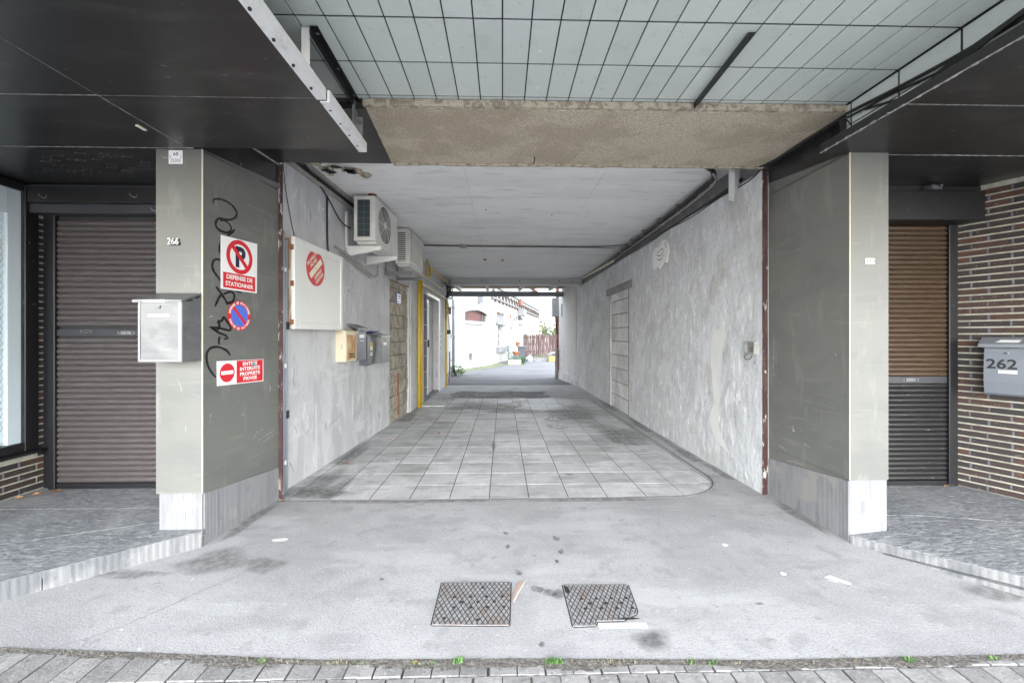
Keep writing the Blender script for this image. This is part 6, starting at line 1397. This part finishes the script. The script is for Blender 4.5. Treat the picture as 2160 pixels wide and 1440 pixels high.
# ------------------------------------------------------------------ small things on the driveway
def cover(label, poly, nose):
    cx = sum(p[0] for p in poly) / len(poly); cy = sum(p[1] for p in poly) / len(poly)
    t = thing('access_cover', label, 'access cover', (cx, cy, 0), 'checker plate covers set in the driveway')
    MB().prism(poly, .0008, .004).build('plate', 'checker', t)
    m_ = MB()
    x0, x1 = min(p[0] for p in poly), max(p[0] for p in poly); y0, y1 = min(p[1] for p in poly), max(p[1] for p in poly)
    def inside(x, y):
        r = False
        for i in range(len(poly)):
            ax, ay = poly[i]; bx, by = poly[(i + 1) % len(poly)]
            if (ay > y) != (by > y) and x < (bx - ax) * (y - ay) / (by - ay) + ax: r = not r
        return r
    for sg in (1, -1):
        dx, dy = .155 * .5, sg * .30 * .5; ln = math.hypot(dx, dy); dx /= ln; dy /= ln
        nx, ny = -dy, dx
        k = -12
        while k < 26:
            bx, by = x0 + k * .0232, (y0 if sg > 0 else y1)
            run = None
            for i in range(0, 46):
                px_, py_ = bx + dx * i * .0085, by + dy * i * .0085
                if inside(px_, py_):
                    if run is None: run = (px_, py_)
                    last = (px_, py_)
                elif run: break
            if run:
                w = .0021
                m_.add([(run[0] + nx * w, run[1] + ny * w, .0044), (run[0] - nx * w, run[1] - ny * w, .0044), (last[0] - nx * w, last[1] - ny * w, .0044), (last[0] + nx * w, last[1] + ny * w, .0044)], [(0, 1, 2, 3) if sg < 0 else (0, 1, 2, 3)])
            k += 1
    m_.build('groove', 'groove', t)
    for (fx, fy) in [(.22, .62), (.44, .62), (.66, .62), (.88, .62), (.33, .5), (.55, .5), (.77, .5), (.24, .38), (.46, .38), (.68, .38), (.9, .38)] + nose:
        MB().disc(x0 + (x1 - x0) * fx, y0 + (y1 - y0) * fy, .0085, .004, .0052, 10).build('drain_hole', 'dark', t)
    m_ = MB()
    for i in range(len(poly)):
        ax, ay = poly[i]; bx, by = poly[(i + 1) % len(poly)]; ln = math.hypot(bx - ax, by - ay); nx, ny = (by - ay) / ln * .006, -(bx - ax) / ln * .006
        m_.add([(ax, ay, .0015), (bx, by, .0015), (bx + nx, by + ny, .0015), (ax + nx, ay + ny, .0015)], [(0, 3, 2, 1)])
    m_.build('rim_gap', 'groove', t)
    return t
cover('intact checker plate cover with drain holes in the driveway', [(-.306, 1.728), (.028, 1.716), (.041, 2.018), (-.306, 2.025)], [(.60, .84), (.57, .12), (.14, .16)])
t = cover('broken checker plate cover with its corner bent up', [(.304, 1.704), (.40, 1.706), (.415, 1.733), (.53, 1.735), (.602, 1.775), (.612, 1.80), (.628, 1.985), (.302, 1.99)], [])
m_ = MB(); m_.sheet(4, 1, lambda i, j: (.415 + .21 * i, 1.690 + .032 * j, .0012)); m_.build('mortar_strip', 'filler', t)
m_ = MB(); blob(m_, .555, 1.742, .05, .006, .0058); m_.build('gap', 'dark', t)
m_ = MB(); blob(m_, .315, 1.95, .012, .03, .0062); m_.build('gap', 'dark', t)
t = thing('clay_shard', 'curved broken clay shard beside the intact cover', 'shard', (.08, 1.96, 0))
m_ = MB(); m_.prism([(.046, 1.88), (.052, 1.86), (.075, 1.93), (.112, 2.01), (.10, 2.02), (.075, 1.99)], .001, .008); m_.build('shard', 'clay', t)
m_ = MB(); ribbon(m_, [(.052, 1.858), (.077, 1.928), (.114, 2.012)], .006, .0085, .6); m_.build('broken_edge', 'paper', t)
# dry leaves and scraps
lm = MB()
lm.add([(-.03, 0, 0), (-.012, .014, .006), (.012, .012, .002), (.034, 0, .008), (.012, -.013, .005), (-.012, -.012, .001), (0, 0, -.001)], [(0, 6, 1), (1, 6, 2), (2, 6, 3), (3, 6, 4), (4, 6, 5), (5, 6, 0)])
lmm = lm.mesh('leaf', 'leaf_dry')
random.seed(2)
for i, (x, y, z, s_, lab) in enumerate([(-1.33, 4.9, zf(4.9), 1.1, 'curled brown leaf on the passage tiles nearest the left wall'), (-.83, 5.25, zf(5.25), 1.2, 'brown leaf lying among the passage tiles near their middle'), (-1.50, 3.95, zf(3.95), 1.3, 'brown leaf at the foot of the wall below the cabinet'),
        (-3.36, 2.97, .10, 1.3, 'dry leaf in the corner of the grey shutter'), (-3.28, 3.02, .10, 1.5, 'large curled dry leaf against the bottom rail of the grey shutter'), (-3.42, 2.9, .10, 1.2, 'dry leaf under the shop window corner'), (3.38, 2.95, .105, .8, 'yellow brown leaf against the black shutter foot'), (-1.66, 3.05, .0, .8, 'orange leaf fragment at the left red jamb'), (-.33, 1.525, .004, .4, 'tiny dry leaf in the paver joint left of the weeds')]):
    o = bpy.data.objects.new('dry_leaf', lmm); COL.objects.link(o); o.location = (x, y, z + .004); o.scale = (s_, s_, s_ * 1.5); o.rotation_euler = (random.uniform(-.3, .3), random.uniform(-.2, .4), random.uniform(0, 6))
    tag(o, lab, 'leaf', 'dry leaves on the floor')
m_ = MB(); m_.add([(1.66, 2.02, .003), (1.74, 1.955, .003), (1.76, 1.965, .004), (1.70, 2.03, .007)], [(0, 1, 2, 3)]); m_.prism([(1.665, 2.0), (1.70, 1.975), (1.69, 1.99)], .0008, .0018)
tag(m_.build('paper_scrap', 'paper'), 'crumpled white paper scrap on the driveway before the double step', 'paper scrap')
m_ = MB(); m_.lathe(1.475, 2.06, [(.014, .0005), (.016, .003), (.008, .005)], 10); tag(m_.build('pebble', 'paper'), 'pale pebble on the driveway near the paper scrap', 'pebble')
m_ = MB(); m_.lathe(1.33, 2.35, [(.014, .0005), (.016, .003), (.008, .005)], 10); tag(m_.build('pebble', 'paper'), 'pale pebble on the driveway before the plain pillar', 'pebble')
m_ = MB(); m_.lathe(-1.01, 6.2, [(.012, zf(6.2)), (.014, zf(6.2) + .012), (.006, zf(6.2) + .016)], 10)
tag(m_.build('bottle_cap', 'red'), 'tiny red bottle cap on the passage floor near the block infill', 'bottle cap')

# tidy the helper property
for o in bpy.data.objects:
    if '_o' in o: del o['_o']
